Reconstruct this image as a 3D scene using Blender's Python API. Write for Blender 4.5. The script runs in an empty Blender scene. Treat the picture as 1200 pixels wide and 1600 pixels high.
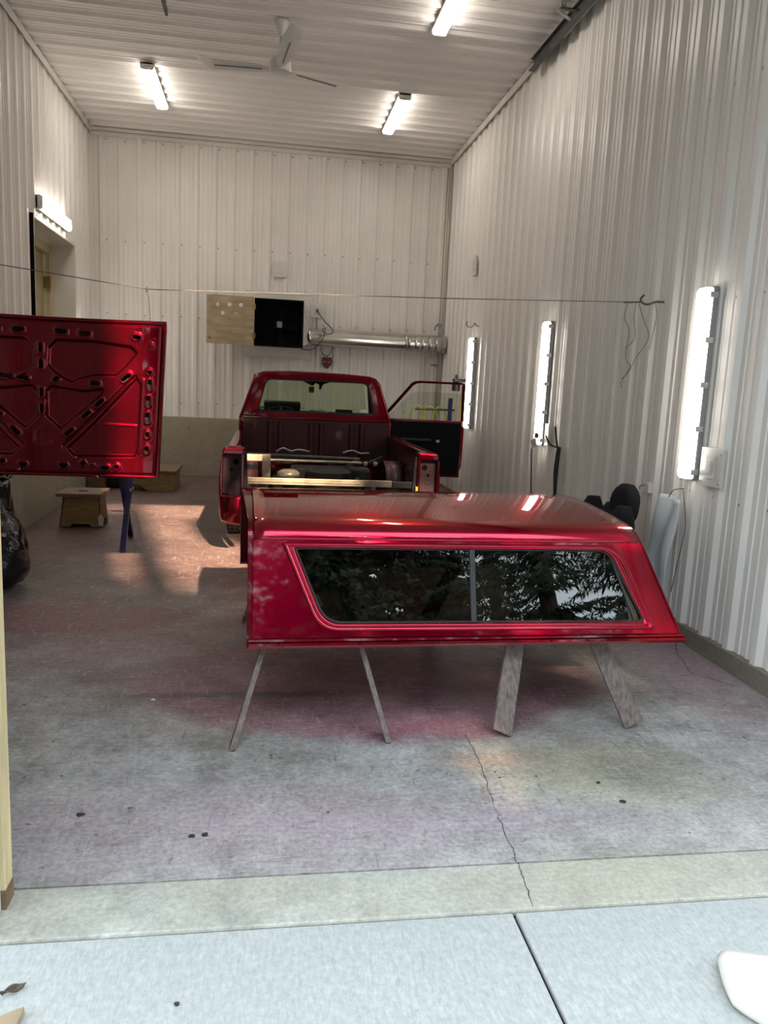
import bpy, bmesh, math, random
from mathutils import Vector, Matrix
random.seed(7)
sc = bpy.context.scene
COL = sc.collection
PI = math.pi

# ------------------------------------------------------------------ camera
def camera_axes(yaw, pit, rol):
    F = Vector((math.sin(yaw)*math.cos(pit), math.cos(yaw)*math.cos(pit), -math.sin(pit)))
    R0 = Vector((math.cos(yaw), -math.sin(yaw), 0)); U0 = R0.cross(F)
    c, s = math.cos(rol), math.sin(rol)
    return F, R0*c + U0*s, U0*c - R0*s
CF, CR, CU = camera_axes(0.1588, 0.1603, 0.0469)
cam_data = bpy.data.cameras.new('camera')
cam = bpy.data.objects.new('camera', cam_data); COL.objects.link(cam)
cam_data.sensor_width = 36.0; cam_data.sensor_fit = 'AUTO'
cam_data.lens = 36.0*1200/1600
cam_data.clip_start = 0.05; cam_data.clip_end = 300
cam.matrix_world = Matrix(((CR.x, CU.x, -CF.x, 0), (CR.y, CU.y, -CF.y, 0), (CR.z, CU.z, -CF.z, 1.5), (0, 0, 0, 1)))
sc.camera = cam

# ------------------------------------------------------------------ light
SUN_DIR = Vector((-0.205, 1.0, -0.53)).normalized()
world = bpy.data.worlds.new('world'); sc.world = world; world.use_nodes = True
wn = world.node_tree.nodes; wl = world.node_tree.links
wn['Background'].inputs['Color'].default_value = (0.79, 0.91, 1.0, 1)
wn['Background'].inputs['Strength'].default_value = 3.7
sun_d = bpy.data.lights.new('sun', 'SUN'); sun_d.energy = 30.0; sun_d.angle = 0.012; sun_d.color = (1.0, 0.75, 0.50)
sun = bpy.data.objects.new('sun', sun_d); COL.objects.link(sun)
sun.rotation_euler = SUN_DIR.to_track_quat('-Z', 'Y').to_euler(); sun.location = (4, -14, 12)
portal_d = bpy.data.lights.new('door_portal', 'AREA'); portal_d.shape = 'RECTANGLE'; portal_d.size = 3.05; portal_d.size_y = 3.66
portal_d.cycles.is_portal = True
portal = bpy.data.objects.new('door_portal', portal_d); COL.objects.link(portal)
portal.location = (0.835, 2.02, 1.83); portal.rotation_euler = (PI/2, 0, 0)
vs = sc.view_settings
vs.view_transform = 'Standard'; vs.look = 'None'; vs.gamma = 1.0; vs.use_curve_mapping = False
vs.exposure = 0.15
sc.cycles.use_denoising = True
sc.cycles.max_bounces = 10; sc.cycles.diffuse_bounces = 5; sc.cycles.glossy_bounces = 4; sc.cycles.transparent_max_bounces = 12
sc.cycles.sample_clamp_indirect = 6.0; sc.cycles.caustics_reflective = False; sc.cycles.caustics_refractive = False

# ------------------------------------------------------------------ room numbers
XR, XL, YB, ZC = 2.62, -2.42, 11.46, 4.787      # metal faces of the right, left, back walls and ceiling
XLC, YBC, ZCONC = -2.17, 11.40, 0.955           # concrete stem walls
YF = 2.14                                        # inside of the front wall
OPX0, OPX1, OPZ = -0.69, 2.36, 3.66              # the overhead door opening
SLOPE = 0.0119
def floor_z(y): return max(0.0, SLOPE*(y-2.1))

# ------------------------------------------------------------------ materials
MATS = {}
def nodes_of(m):
    m.use_nodes = True
    return m.node_tree.nodes, m.node_tree.links, m.node_tree.nodes['Principled BSDF']
def mat(name, col, rough=0.5, metal=0.0, coat=0.0, var=0.12, scale=6.0, bump=0.0, bscale=40.0, spec=0.5, emit=None, estr=0.0, stretch=None, coat_rough=0.03):
    """principled material with procedural colour variation and fine relief"""
    m = bpy.data.materials.new(name); n, l, b = nodes_of(m)
    tc = n.new('ShaderNodeTexCoord'); mp = n.new('ShaderNodeMapping'); l.new(tc.outputs['Object'], mp.inputs['Vector'])
    if stretch: mp.inputs['Scale'].default_value = stretch
    nz = n.new('ShaderNodeTexNoise'); nz.inputs['Scale'].default_value = scale; nz.inputs['Detail'].default_value = 5
    l.new(mp.outputs['Vector'], nz.inputs['Vector'])
    rp = n.new('ShaderNodeValToRGB')
    rp.color_ramp.elements[0].position = 0.3; rp.color_ramp.elements[1].position = 0.7
    rp.color_ramp.elements[0].color = tuple(c*(1-var) for c in col)+(1,)
    rp.color_ramp.elements[1].color = tuple(min(1, c*(1+var)) for c in col)+(1,)
    l.new(nz.outputs['Fac'], rp.inputs['Fac']); l.new(rp.outputs['Color'], b.inputs['Base Color'])
    b.inputs['Roughness'].default_value = rough; b.inputs['Metallic'].default_value = metal
    b.inputs['Coat Weight'].default_value = coat; b.inputs['Coat Roughness'].default_value = coat_rough
    b.inputs['Specular IOR Level'].default_value = spec
    if bump:
        n2 = n.new('ShaderNodeTexNoise'); n2.inputs['Scale'].default_value = bscale; n2.inputs['Detail'].default_value = 4
        l.new(mp.outputs['Vector'], n2.inputs['Vector'])
        bp = n.new('ShaderNodeBump'); bp.inputs['Strength'].default_value = bump; bp.inputs['Distance'].default_value = 0.02
        l.new(n2.outputs['Fac'], bp.inputs['Height']); l.new(bp.outputs['Normal'], b.inputs['Normal'])
    if emit:
        b.inputs['Emission Color'].default_value = emit+(1,); b.inputs['Emission Strength'].default_value = estr
    MATS[name] = m
    return m
def glass_mat(name, tint, boost=0.03):
    m = bpy.data.materials.new(name); m.use_nodes = True; n = m.node_tree.nodes; l = m.node_tree.links
    for x in list(n): n.remove(x)
    out = n.new('ShaderNodeOutputMaterial'); tr = n.new('ShaderNodeBsdfTransparent'); gl = n.new('ShaderNodeBsdfGlossy')
    tr.inputs['Color'].default_value = tint+(1,); gl.inputs['Roughness'].default_value = 0.0; gl.inputs['Color'].default_value = (1, 1, 1, 1)
    lw = n.new('ShaderNodeLayerWeight'); lw.inputs['Blend'].default_value = 0.5
    pw = n.new('ShaderNodeMath'); pw.operation = 'POWER'; pw.inputs[1].default_value = 5.0; l.new(lw.outputs['Facing'], pw.inputs[0])
    ma = n.new('ShaderNodeMath'); ma.operation = 'MULTIPLY_ADD'; ma.use_clamp = True
    ma.inputs[1].default_value = 1.0-boost; ma.inputs[2].default_value = boost; l.new(pw.outputs[0], ma.inputs[0])
    mx = n.new('ShaderNodeMixShader'); l.new(ma.outputs[0], mx.inputs['Fac'])
    l.new(tr.outputs[0], mx.inputs[1]); l.new(gl.outputs[0], mx.inputs[2]); l.new(mx.outputs[0], out.inputs['Surface'])
    MATS[name] = m
    return m
mat('white_metal', (0.79, 0.75, 0.705), 0.34, 0, 0, 0.04, 1.3, 0, 60, 0.45)
mat('ceiling_metal', (0.78, 0.735, 0.695), 0.36, 0, 0, 0.04, 1.3, 0, 60, 0.4)
mat('white_trim', (0.66, 0.63, 0.57), 0.4, 0, 0, 0.06, 3)
mat('white_paint', (0.72, 0.70, 0.64), 0.5, 0, 0, 0.05, 4)
mat('white_plastic', (0.66, 0.64, 0.59), 0.35, 0, 0, 0.03, 5)
mat('screw_zinc', (0.32, 0.31, 0.30), 0.4, 0.8, 0, 0.1, 20)
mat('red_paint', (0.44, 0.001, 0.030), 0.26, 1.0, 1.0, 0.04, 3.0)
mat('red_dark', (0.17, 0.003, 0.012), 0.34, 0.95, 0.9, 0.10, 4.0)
mat('truck_red_shaded', (0.20, 0.001, 0.012), 0.28, 1.0, 1.0, 0.05, 3.0)  # the cap's red, darkened for the weaker light on the truck
mat('hood_red_shaded', (0.15, 0.0005, 0.008), 0.25, 0.85, 0.7, 0.05, 3.0)  # same red again, shade mixed into the colour for the hood's inner side
for _n in ('red_paint', 'truck_red_shaded', 'hood_red_shaded', 'red_dark'):
    MATS[_n].node_tree.nodes['Principled BSDF'].inputs['Specular Tint'].default_value = (0.45, 0.03, 0.07, 1)
mat('bed_red', (0.040, 0.004, 0.006), 0.5, 0.1, 0.15, 0.25, 6.0)
mat('plum_primer', (0.045, 0.014, 0.020), 0.55, 0, 0, 0.2, 9)
mat('black_plastic', (0.012, 0.012, 0.013), 0.5, 0, 0, 0.2, 8)
mat('black_cloth', (0.010, 0.010, 0.012), 0.95, 0, 0, 0.3, 30, 0.3, 300, 0.2)
mat('black_rubber', (0.018, 0.017, 0.017), 0.7, 0, 0, 0.2, 12, 0.1, 60)
mat('dark_void', (0.006, 0.006, 0.006), 0.9, 0, 0, 0.3, 10, spec=0.1)
mat('frame_black', (0.02, 0.018, 0.017), 0.6, 0.2, 0, 0.4, 14, 0.2, 60)
mat('frame_steel', (0.42, 0.35, 0.26), 0.42, 0.55, 0, 0.25, 12, 0.1, 80)
mat('galvanised', (0.58, 0.57, 0.54), 0.22, 1.0, 0, 0.10, 5, 0.03, 40)
mat('dull_alloy', (0.45, 0.44, 0.42), 0.45, 0.7, 0, 0.15, 8)
mat('rail_steel', (0.10, 0.10, 0.10), 0.45, 0.8, 0, 0.2, 8)
mat('grey_housing', (0.20, 0.21, 0.22), 0.5, 0, 0, 0.08, 5)
mat('diffuser', (0.9, 0.9, 0.9), 0.5, emit=(1.0, 0.95, 0.88), estr=10.5)
mat('diffuser_ceiling', (0.9, 0.9, 0.9), 0.5, emit=(1.0, 0.935, 0.85), estr=23.0)
mat('plywood', (0.36, 0.27, 0.17), 0.65, 0, 0, 0.25, 5, 0.1, 40, stretch=(1, 1, 4))
mat('old_board', (0.21, 0.165, 0.15), 0.8, 0, 0, 0.38, 9, 0.4, 40, stretch=(8, 8, 0.7))
mat('board_pink', (0.40, 0.22, 0.17), 0.75, 0, 0, 0.25, 9, 0.3, 40, stretch=(6, 1, 6))
mat('yellow_wood', (0.33, 0.24, 0.10), 0.6, 0, 0, 0.30, 7, 0.2, 40, stretch=(1, 1, 5))
mat('brown_wood', (0.20, 0.12, 0.07), 0.65, 0, 0, 0.25, 6, 0.2, 40, stretch=(1, 5, 5))
mat('jamb_wood', (0.62, 0.50, 0.28), 0.6, 0, 0, 0.22, 5, 0.2, 40, stretch=(6, 6, 0.6))
mat('olive_door', (0.30, 0.25, 0.13), 0.6, 0, 0, 0.12, 4)
mat('cream_door', (0.48, 0.40, 0.23), 0.55, 0, 0, 0.1, 4)
mat('blue_steel', (0.035, 0.035, 0.13), 0.45, 0.1, 0, 0.25, 10)
mat('bin_bag', (0.006, 0.006, 0.008), 0.16, 0, 0, 0.3, 10, 0.5, 14, 0.7)
mat('paper', (0.72, 0.69, 0.62), 0.8, 0, 0, 0.06, 6)
mat('plastic_sheet', (0.70, 0.72, 0.73), 0.4, 0, 0, 0.08, 5, 0.3, 12)
mat('yellow_hose', (0.55, 0.52, 0.05), 0.5)
mat('red_handle', (0.35, 0.03, 0.02), 0.5)
mat('badge_red', (0.20, 0.008, 0.012), 0.4)
mat('badge_dark', (0.05, 0.02, 0.02), 0.4)
mat('badge_grey', (0.30, 0.24, 0.22), 0.5)
mat('tan_card', (0.34, 0.17, 0.06), 0.6)
mat('brass', (0.35, 0.24, 0.10), 0.4, 0.8)
mat('leaf_dry', (0.13, 0.10, 0.075), 0.9, var=0.3, scale=40)
mat('chip_dark', (0.03, 0.03, 0.03), 0.8)
mat('chip_pale', (0.75, 0.72, 0.68), 0.8)
mat('wire', (0.10, 0.09, 0.085), 0.6)
mat('chrome_bar', (0.045, 0.045, 0.045), 0.45, 0.0)
mat('bark', (0.05, 0.038, 0.03), 0.9, 0, 0, 0.3, 6, 0.5, 20, stretch=(4, 4, 0.6))
mat('needles', (0.020, 0.042, 0.018), 0.7, 0, 0, 0.35, 3)
mat('gravel', (0.22, 0.21, 0.19), 0.9, 0, 0, 0.3, 20, 0.4, 60)
glass_mat('tinted_glass', (0.30, 0.28, 0.26), 0.10)
glass_mat('door_glass', (0.90, 0.93, 0.88), 0.03)
glass_mat('cab_glass', (0.86, 0.89, 0.83), 0.02)

def concrete(name, kind):
    m = bpy.data.materials.new(name); n, l, b = nodes_of(m)
    tc = n.new('ShaderNodeTexCoord')
    def noise(scale, detail=6, rough=0.6, vec=None, dist=0.0):
        z = n.new('ShaderNodeTexNoise'); z.inputs['Scale'].default_value = scale; z.inputs['Detail'].default_value = detail
        z.inputs['Roughness'].default_value = rough; z.inputs['Distortion'].default_value = dist
        l.new(vec or tc.outputs['Object'], z.inputs['Vector']); return z.outputs['Fac']
    def ramp(fac, stops):
        r = n.new('ShaderNodeValToRGB'); e = r.color_ramp.elements
        while len(e) < len(stops): e.new(0.5)
        for k, (p, c) in enumerate(stops):
            e[k].position = p; e[k].color = (c if len(c) == 4 else tuple(c)+(1,))
        l.new(fac, r.inputs['Fac']); return r.outputs['Color']
    def math_(op, a, b_):
        x = n.new('ShaderNodeMath'); x.operation = op; x.use_clamp = False
        for k, v in enumerate((a, b_)):
            if isinstance(v, (int, float)): x.inputs[k].default_value = v
            else: l.new(v, x.inputs[k])
        return x.outputs[0]
    def mix(fac, a, c, mode='MIX'):
        x = n.new('ShaderNodeMix'); x.data_type = 'RGBA'; x.blend_type = mode
        if isinstance(fac, (int, float)): x.inputs['Factor'].default_value = fac
        else: l.new(fac, x.inputs['Factor'])
        for k, v in (('A', a), ('B', c)):
            sck = [i for i in x.inputs if i.name == k and i.type == 'RGBA'][0]
            if isinstance(v, tuple): sck.default_value = v+(1,)
            else: l.new(v, sck)
        return [o for o in x.outputs if o.type == 'RGBA'][0]
    g = lambda v: (v, v, v)
    sx = n.new('ShaderNodeSeparateXYZ'); l.new(tc.outputs['Object'], sx.inputs[0]); X, Y = sx.outputs['X'], sx.outputs['Y']
    def blob(cx, cy, rx, ry, soft=0.5, wob=0.6, ns=1.6):
        """a stain: 1 inside an uneven ellipse, 0 outside"""
        dx = math_('DIVIDE', math_('SUBTRACT', X, cx), rx); dy = math_('DIVIDE', math_('SUBTRACT', Y, cy), ry)
        d = math_('SQRT', math_('ADD', math_('MULTIPLY', dx, dx), math_('MULTIPLY', dy, dy)), 0)
        d = math_('ADD', d, math_('MULTIPLY', math_('SUBTRACT', noise(ns, 6, 0.65), 0.5), wob*2))
        return ramp(d, [(1-soft if soft < 1 else 0, g(1)), (1.0, g(0))])
    fine = noise(55, 8, 0.75); mid = noise(4.2, 12, 0.80, dist=0.15); big = noise(1.1, 5, 0.6)
    if kind == 'floor':
        c = ramp(mid, [(0.30, (0.18, 0.17, 0.17)), (0.46, (0.38, 0.366, 0.362)), (0.58, (0.50, 0.487, 0.478)), (0.74, (0.66, 0.645, 0.63))])
        c = mix(0.75, c, ramp(noise(1.9, 10, 0.72), [(0.36, g(0.30)), (0.47, g(0.72)), (0.62, g(1.0))]), 'MULTIPLY')
        c = mix(ramp(big, [(0.42, g(0)), (0.62, g(0.45))]), c, (0.38, 0.37, 0.31))                 # greenish grey dirt
        c = mix(math_('MULTIPLY', blob(0.0, 2.45, 1.3, 0.35, 0.9, 0.7), 0.65), c, (0.43, 0.335, 0.39))       # lilac overspray along the sill
        c = mix(math_('MULTIPLY', blob(1.05, 2.42, 0.5, 0.16, 0.9, 0.5), 0.45), c, (0.36, 0.26, 0.34))
        c = mix(math_('MULTIPLY', blob(1.35, 2.75, 0.60, 0.34, 0.8, 0.45), 0.75), c, (0.46, 0.43, 0.31))     # yellow green stain
        c = mix(math_('MULTIPLY', blob(1.55, 2.68, 0.30, 0.20, 0.6, 0.5, 3), 0.6), c, (0.22, 0.225, 0.185))
        c = mix(math_('MULTIPLY', blob(0.95, 2.85, 0.33, 0.10, 0.8, 0.4), 0.6), c, (0.50, 0.35, 0.26))
        c = mix(math_('MULTIPLY', blob(0.60, 3.72, 1.25, 0.72, 0.16, 0.28), 0.85), c, mix(ramp(mid, [(0.36, g(0)), (0.62, g(1))]), (0.22, 0.085, 0.115), (0.40, 0.19, 0.235)))    # red overspray under the cap
        c = mix(math_('MULTIPLY', blob(0.80, 3.18, 0.42, 0.15, 0.9, 0.35), 0.75), c, (0.52, 0.21, 0.24))
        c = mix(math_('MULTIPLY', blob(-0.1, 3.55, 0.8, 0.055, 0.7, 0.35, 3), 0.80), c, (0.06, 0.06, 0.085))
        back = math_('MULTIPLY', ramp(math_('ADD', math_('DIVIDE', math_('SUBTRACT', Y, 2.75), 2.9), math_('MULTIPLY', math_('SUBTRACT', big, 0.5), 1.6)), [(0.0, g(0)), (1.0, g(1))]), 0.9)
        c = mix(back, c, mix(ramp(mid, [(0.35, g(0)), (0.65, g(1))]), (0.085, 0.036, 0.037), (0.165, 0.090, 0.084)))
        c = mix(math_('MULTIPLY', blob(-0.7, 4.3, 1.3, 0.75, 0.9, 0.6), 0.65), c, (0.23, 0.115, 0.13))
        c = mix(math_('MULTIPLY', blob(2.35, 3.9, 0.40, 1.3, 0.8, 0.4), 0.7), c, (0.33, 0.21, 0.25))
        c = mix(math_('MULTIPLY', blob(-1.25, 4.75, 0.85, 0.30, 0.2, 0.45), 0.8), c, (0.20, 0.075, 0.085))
        spots = ramp(noise(26, 2, 0.5), [(0.72, g(0)), (0.75, g(1))]); c = mix(math_('MULTIPLY', spots, 0.85), c, (0.05, 0.045, 0.045))
        for sc_, ro in (((7, 60, 1), 0.5), ((8, 70, 1), -0.35), ((50, 9, 1), 0.2)):
            mp = n.new('ShaderNodeMapping'); mp.inputs['Scale'].default_value = sc_; mp.inputs['Rotation'].default_value = (0, 0, ro)
            l.new(tc.outputs['Object'], mp.inputs['Vector']); sv = noise(1.0, 4, 0.6, mp.outputs['Vector'], 0.8)
            c = mix(ramp(sv, [(0.60, g(0)), (0.66, g(0.30))]), c, (0.55, 0.53, 0.50))
            c = mix(ramp(sv, [(0.30, g(0.45)), (0.37, g(0))]), c, (0.08, 0.065, 0.065))
        b.inputs['Roughness'].default_value = 0.48
    elif kind == 'sill':
        c = ramp(mid, [(0.32, (0.28, 0.275, 0.24)), (0.52, (0.43, 0.425, 0.375)), (0.74, (0.60, 0.59, 0.52))])
        c = mix(ramp(big, [(0.42, g(0)), (0.60, g(0.6))]), c, (0.44, 0.41, 0.31))
        spots = ramp(noise(20, 2, 0.5), [(0.70, g(0)), (0.73, g(1))]); c = mix(math_('MULTIPLY', spots, 0.5), c, (0.55, 0.54, 0.50))
        b.inputs['Roughness'].default_value = 0.8
    elif kind == 'apron':
        mp = n.new('ShaderNodeMapping'); mp.inputs['Scale'].default_value = (26, 6, 1); mp.inputs['Rotation'].default_value = (0, 0, 0.25)
        l.new(tc.outputs['Object'], mp.inputs['Vector'])
        brush = noise(4, 6, 0.7, mp.outputs['Vector'])
        c = ramp(brush, [(0.28, (0.34, 0.355, 0.345)), (0.5, (0.42, 0.435, 0.425)), (0.75, (0.52, 0.53, 0.52))])
        c = mix(ramp(big, [(0.40, g(0)), (0.66, g(0.35))]), c, (0.36, 0.37, 0.35))
        spots = ramp(noise(30, 2, 0.5), [(0.77, g(0)), (0.80, g(1))]); c = mix(math_('MULTIPLY', spots, 0.5), c, (0.22, 0.22, 0.21))
        b.inputs['Roughness'].default_value = 0.85
    else:
        c = ramp(mid, [(0.30, (0.28, 0.255, 0.19)), (0.52, (0.37, 0.34, 0.26)), (0.75, (0.46, 0.43, 0.34))])
        c = mix(ramp(big, [(0.40, g(0)), (0.62, g(0.5))]), c, (0.33, 0.29, 0.20))
        spots = ramp(noise(9, 2, 0.5), [(0.72, g(0)), (0.76, g(1))]); c = mix(math_('MULTIPLY', spots, 0.6), c, (0.10, 0.09, 0.07))
        if kind == 'kerb': c = mix(0.65, c, (0.13, 0.115, 0.09))
        b.inputs['Roughness'].default_value = 0.85
    c = mix({'apron': 0.35, 'floor': 0.85}.get(kind, 0.6), c, ramp(fine, [(0.30, g(0.28)), (0.70, g(0.72))]), 'OVERLAY')
    l.new(c, b.inputs['Base Color'])
    bp = n.new('ShaderNodeBump'); bp.inputs['Strength'].default_value = 0.25; bp.inputs['Distance'].default_value = 0.01
    l.new(fine, bp.inputs['Height']); l.new(bp.outputs['Normal'], b.inputs['Normal'])
    MATS[name] = m
concrete('concrete_floor', 'floor'); concrete('concrete_sill', 'sill'); concrete('concrete_apron', 'apron'); concrete('concrete_wall', 'wall'); concrete('concrete_kerb', 'kerb')

# ------------------------------------------------------------------ mesh helpers
MW = {}
def tag(o, label=None, cat=None, group=None, kind=None):
    if label: o['label'] = label
    if cat: o['category'] = cat
    if group: o['group'] = group
    if kind: o['kind'] = kind
    return o
def thing(name, loc, label, cat, group=None, rotz=0.0, kind=None):
    o = bpy.data.objects.new(name, None); COL.objects.link(o); o.empty_display_size = 0.1
    o.location = loc; o.rotation_euler = (0, 0, rotz)
    MW[o.name] = Matrix.Translation(loc) @ Matrix.Rotation(rotz, 4, 'Z')
    return tag(o, label, cat, group, kind)
class MB:
    def __init__(s): s.v = []; s.f = []
    def add(s, vs_, fs):
        k = len(s.v); s.v += [Vector(p) for p in vs_]; s.f += [tuple(i+k for i in f) for f in fs]; return s
    def box(s, x0, x1, y0, y1, z0, z1):
        return s.add([(x0, y0, z0), (x1, y0, z0), (x1, y1, z0), (x0, y1, z0), (x0, y0, z1), (x1, y0, z1), (x1, y1, z1), (x0, y1, z1)],
                     [(0, 3, 2, 1), (4, 5, 6, 7), (0, 1, 5, 4), (1, 2, 6, 5), (2, 3, 7, 6), (3, 0, 4, 7)])
    def bar(s, a, b, w, h, up=(0, 0, 1)):
        """a square-section bar from a to b: w across, h along up"""
        a, b = Vector(a), Vector(b); d = (b-a).normalized(); u = Vector(up)
        sd = d.cross(u)
        if sd.length < 1e-4: sd = d.cross(Vector((0, 1, 0)))
        sd.normalize(); u = sd.cross(d).normalized()
        q = [(-1, -1), (1, -1), (1, 1), (-1, 1)]
        vs_ = [p + sd*(i*w/2) + u*(j*h/2) for p in (a, b) for i, j in q]
        return s.add(vs_, [(3, 2, 1, 0), (4, 5, 6, 7), (0, 1, 5, 4), (1, 2, 6, 5), (2, 3, 7, 6), (3, 0, 4, 7)])
    def prism(s, poly, to3, d0, d1):
        """polygon in 2d -> to3(p, q, d) between d0 and d1"""
        k = len(poly); vs_ = [to3(p, q, d0) for p, q in poly] + [to3(p, q, d1) for p, q in poly]
        return s.add(vs_, [tuple(range(k-1, -1, -1)), tuple(range(k, 2*k))] + [(i, (i+1) % k, k+(i+1) % k, k+i) for i in range(k)])
    def tube(s, pts, r, n=8, closed=False, caps=True):
        pts = [Vector(p) for p in pts]; m = len(pts); rings = []
        prev = None
        for i, p in enumerate(pts):
            a = pts[(i-1) % m] if (closed or i > 0) else p; b = pts[(i+1) % m] if (closed or i < m-1) else p
            t = (b-a).normalized()
            if prev is None:
                ref = Vector((0, 0, 1)) if abs(t.z) < 0.9 else Vector((1, 0, 0)); u = t.cross(ref).normalized()
            else:
                u = (prev - t*prev.dot(t)).normalized()
            prev = u; w = t.cross(u); rr = r[i] if isinstance(r, (list, tuple)) else r
            rings.append([p + (u*math.cos(2*PI*k/n) + w*math.sin(2*PI*k/n))*rr for k in range(n)])
        return s.loft(rings, True, closed, caps)
    def loft(s, rings, ring_closed=True, closed=False, caps=True):
        k0 = len(s.v); n = len(rings[0]); m = len(rings)
        for r in rings: s.v += [Vector(p) for p in r]
        for i in range(m if closed else m-1):
            a = k0+i*n; b = k0+((i+1) % m)*n
            for k in range(n if ring_closed else n-1):
                k2 = (k+1) % n; s.f.append((a+k, a+k2, b+k2, b+k))
        if caps and not closed and ring_closed:
            s.f.append(tuple(k0+k for k in range(n-1, -1, -1))); s.f.append(tuple(k0+(m-1)*n+k for k in range(n)))
        return s
    def lathe(s, c, prof, n=20, axis='Z', caps=True):
        c = Vector(c); rings = []
        for r, h in prof:
            ring = []
            for k in range(n):
                x, y = r*math.cos(2*PI*k/n), r*math.sin(2*PI*k/n)
                ring.append(c + Vector({'Z': (x, y, h), 'Y': (x, h, y), 'X': (h, x, y)}[axis]))
            rings.append(ring)
        return s.loft(rings, True, False, caps)
    def grid(s, fn, nu, nv, skip=None):
        k = len(s.v)
        for i in range(nu+1):
            for j in range(nv+1): s.v.append(Vector(fn(i/nu, j/nv)))
        for i in range(nu):
            for j in range(nv):
                if skip and skip((i+.5)/nu, (j+.5)/nv): continue
                a = k+i*(nv+1)+j; s.f.append((a, a+nv+1, a+nv+2, a+1))
        return s
    def build(s, name, m, parent=None, smooth=False, bevel=0.0, seg=2, world=True, solid=0.0, recalc=True, sub=0, label=None, bang=0.6, kind=None, angle=None):
        me = bpy.data.meshes.new(name)
        M = MW[parent.name].inverted() if (parent is not None and world) else None
        me.from_pydata([tuple(M @ p) if M else tuple(p) for p in s.v], [], s.f)
        if recalc:
            bm = bmesh.new(); bm.from_mesh(me); bmesh.ops.recalc_face_normals(bm, faces=bm.faces); bm.to_mesh(me); bm.free()
        if m: me.materials.append(MATS[m])
        o = bpy.data.objects.new(name, me); COL.objects.link(o)
        if parent is not None:
            o.parent = parent; MW[o.name] = MW[parent.name]
        else: MW[o.name] = Matrix.Identity(4)
        if smooth or angle:
            me.polygons.foreach_set('use_smooth', [True]*len(me.polygons))
        if angle:
            bm = bmesh.new(); bm.from_mesh(me)
            for e in bm.edges:
                if len(e.link_faces) == 2 and e.calc_face_angle(0) > angle: e.smooth = False
            bm.to_mesh(me); bm.free()
        if solid:
            md = o.modifiers.new('solid', 'SOLIDIFY'); md.thickness = abs(solid); md.offset = 1 if solid > 0 else -1
        if bevel:
            md = o.modifiers.new('bevel', 'BEVEL'); md.width = bevel; md.segments = seg; md.limit_method = 'ANGLE'; md.angle_limit = bang
        if sub:
            md = o.modifiers.new('sub', 'SUBSURF'); md.levels = sub; md.render_levels = sub
        if label: o['label'] = label
        if kind: o['kind'] = kind
        return o
def B(*a): return MB().box(*a)
def copy_tree(o, parent=None, dx=(0, 0, 0)):
    c = o.copy(); COL.objects.link(c)
    if parent is None: c.location = o.location + Vector(dx)
    else: c.parent = parent
    for ch in [x for x in list(bpy.data.objects) if x.parent == o]: copy_tree(ch, c)
    return c
def arc(c, r, a0, a1, n, f):
    return [f(c[0]+r*math.cos(a0+(a1-a0)*k/n), c[1]+r*math.sin(a0+(a1-a0)*k/n)) for k in range(n+1)]
def round_poly(pts, rad, n=4):
    """2d polygon with rounded corners (rad: one value or one per corner)"""
    out = []; m = len(pts)
    for i in range(m):
        p = Vector(pts[i]); a = Vector(pts[i-1]); b = Vector(pts[(i+1) % m]); r = rad[i] if isinstance(rad, (list, tuple)) else rad
        if r <= 0: out.append(tuple(p)); continue
        da = (a-p).normalized(); db = (b-p).normalized(); p0 = p+da*r; p1 = p+db*r
        for k in range(n+1):
            t = k/n; q = p0*(1-t)**2 + p*2*t*(1-t) + p1*t*t; out.append((q.x, q.y))
    return out

# ================================================================== THE SETTING
# floor slab, falling towards the door
fy0, fy1 = 2.18, 11.62
fl = MB().add([(-2.6, fy0, 0), (2.85, fy0, 0), (2.85, fy1, floor_z(fy1)), (-2.6, fy1, floor_z(fy1)),
               (-2.6, fy0, -.2), (2.85, fy0, -.2), (2.85, fy1, -.2), (-2.6, fy1, -.2)],
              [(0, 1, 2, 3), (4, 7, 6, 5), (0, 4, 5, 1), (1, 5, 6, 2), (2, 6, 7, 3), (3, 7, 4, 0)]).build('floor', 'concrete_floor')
tag(fl, 'stained concrete garage floor with pink and purple paint overspray', 'floor', kind='structure')
sill = B(-2.6, 2.85, 1.955, 2.178, -.2, 0.0).build('threshold', 'concrete_sill', bevel=0.008)
tag(sill, 'pale speckled concrete door sill strip between floor and driveway', 'threshold', kind='structure')
def crack(parent, pts, w, z0):
    m = MB(); k = len(pts)
    for (x, y), i in zip(pts, range(k)):
        ww = w*(0.5+random.random()); z = floor_z(y)+z0
        m.v += [Vector((x-ww, y, z)), Vector((x+ww, y, z))]
    for i in range(k-1): m.f.append((2*i, 2*i+1, 2*i+3, 2*i+2))
    return m.build('crack', 'dark_void', parent, recalc=False)
def wander(pts, n, amp):
    out = []
    for (a, b) in zip(pts[:-1], pts[1:]):
        for k in range(n):
            t = k/n; out.append((a[0]+(b[0]-a[0])*t+random.uniform(-amp, amp), a[1]+(b[1]-a[1])*t))
    return out+[pts[-1]]
crack(fl, wander([(0.905, 3.08), (0.90, 2.80), (0.86, 2.52), (0.848, 2.24), (0.84, 2.181)], 9, 0.006), 0.0009, 0.0012)
crack(sill, wander([(0.84, 2.176), (0.835, 2.09), (0.818, 1.962)], 7, 0.004), 0.0010, 0.0012)
crack(fl, wander([(2.62, 4.35), (2.45, 4.05), (2.36, 3.75), (2.50, 3.55)], 6, 0.01), 0.0025, 0.0012)
apron = thing('driveway_apron', (0, 0, 0), 'pale blue-grey brushed concrete driveway in front of the sill', 'driveway', kind='structure')
B(-3.4, 0.750, -4.5, 1.950, -.14, -.004).build('concrete_slab', 'concrete_apron', apron, bevel=0.006)
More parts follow.
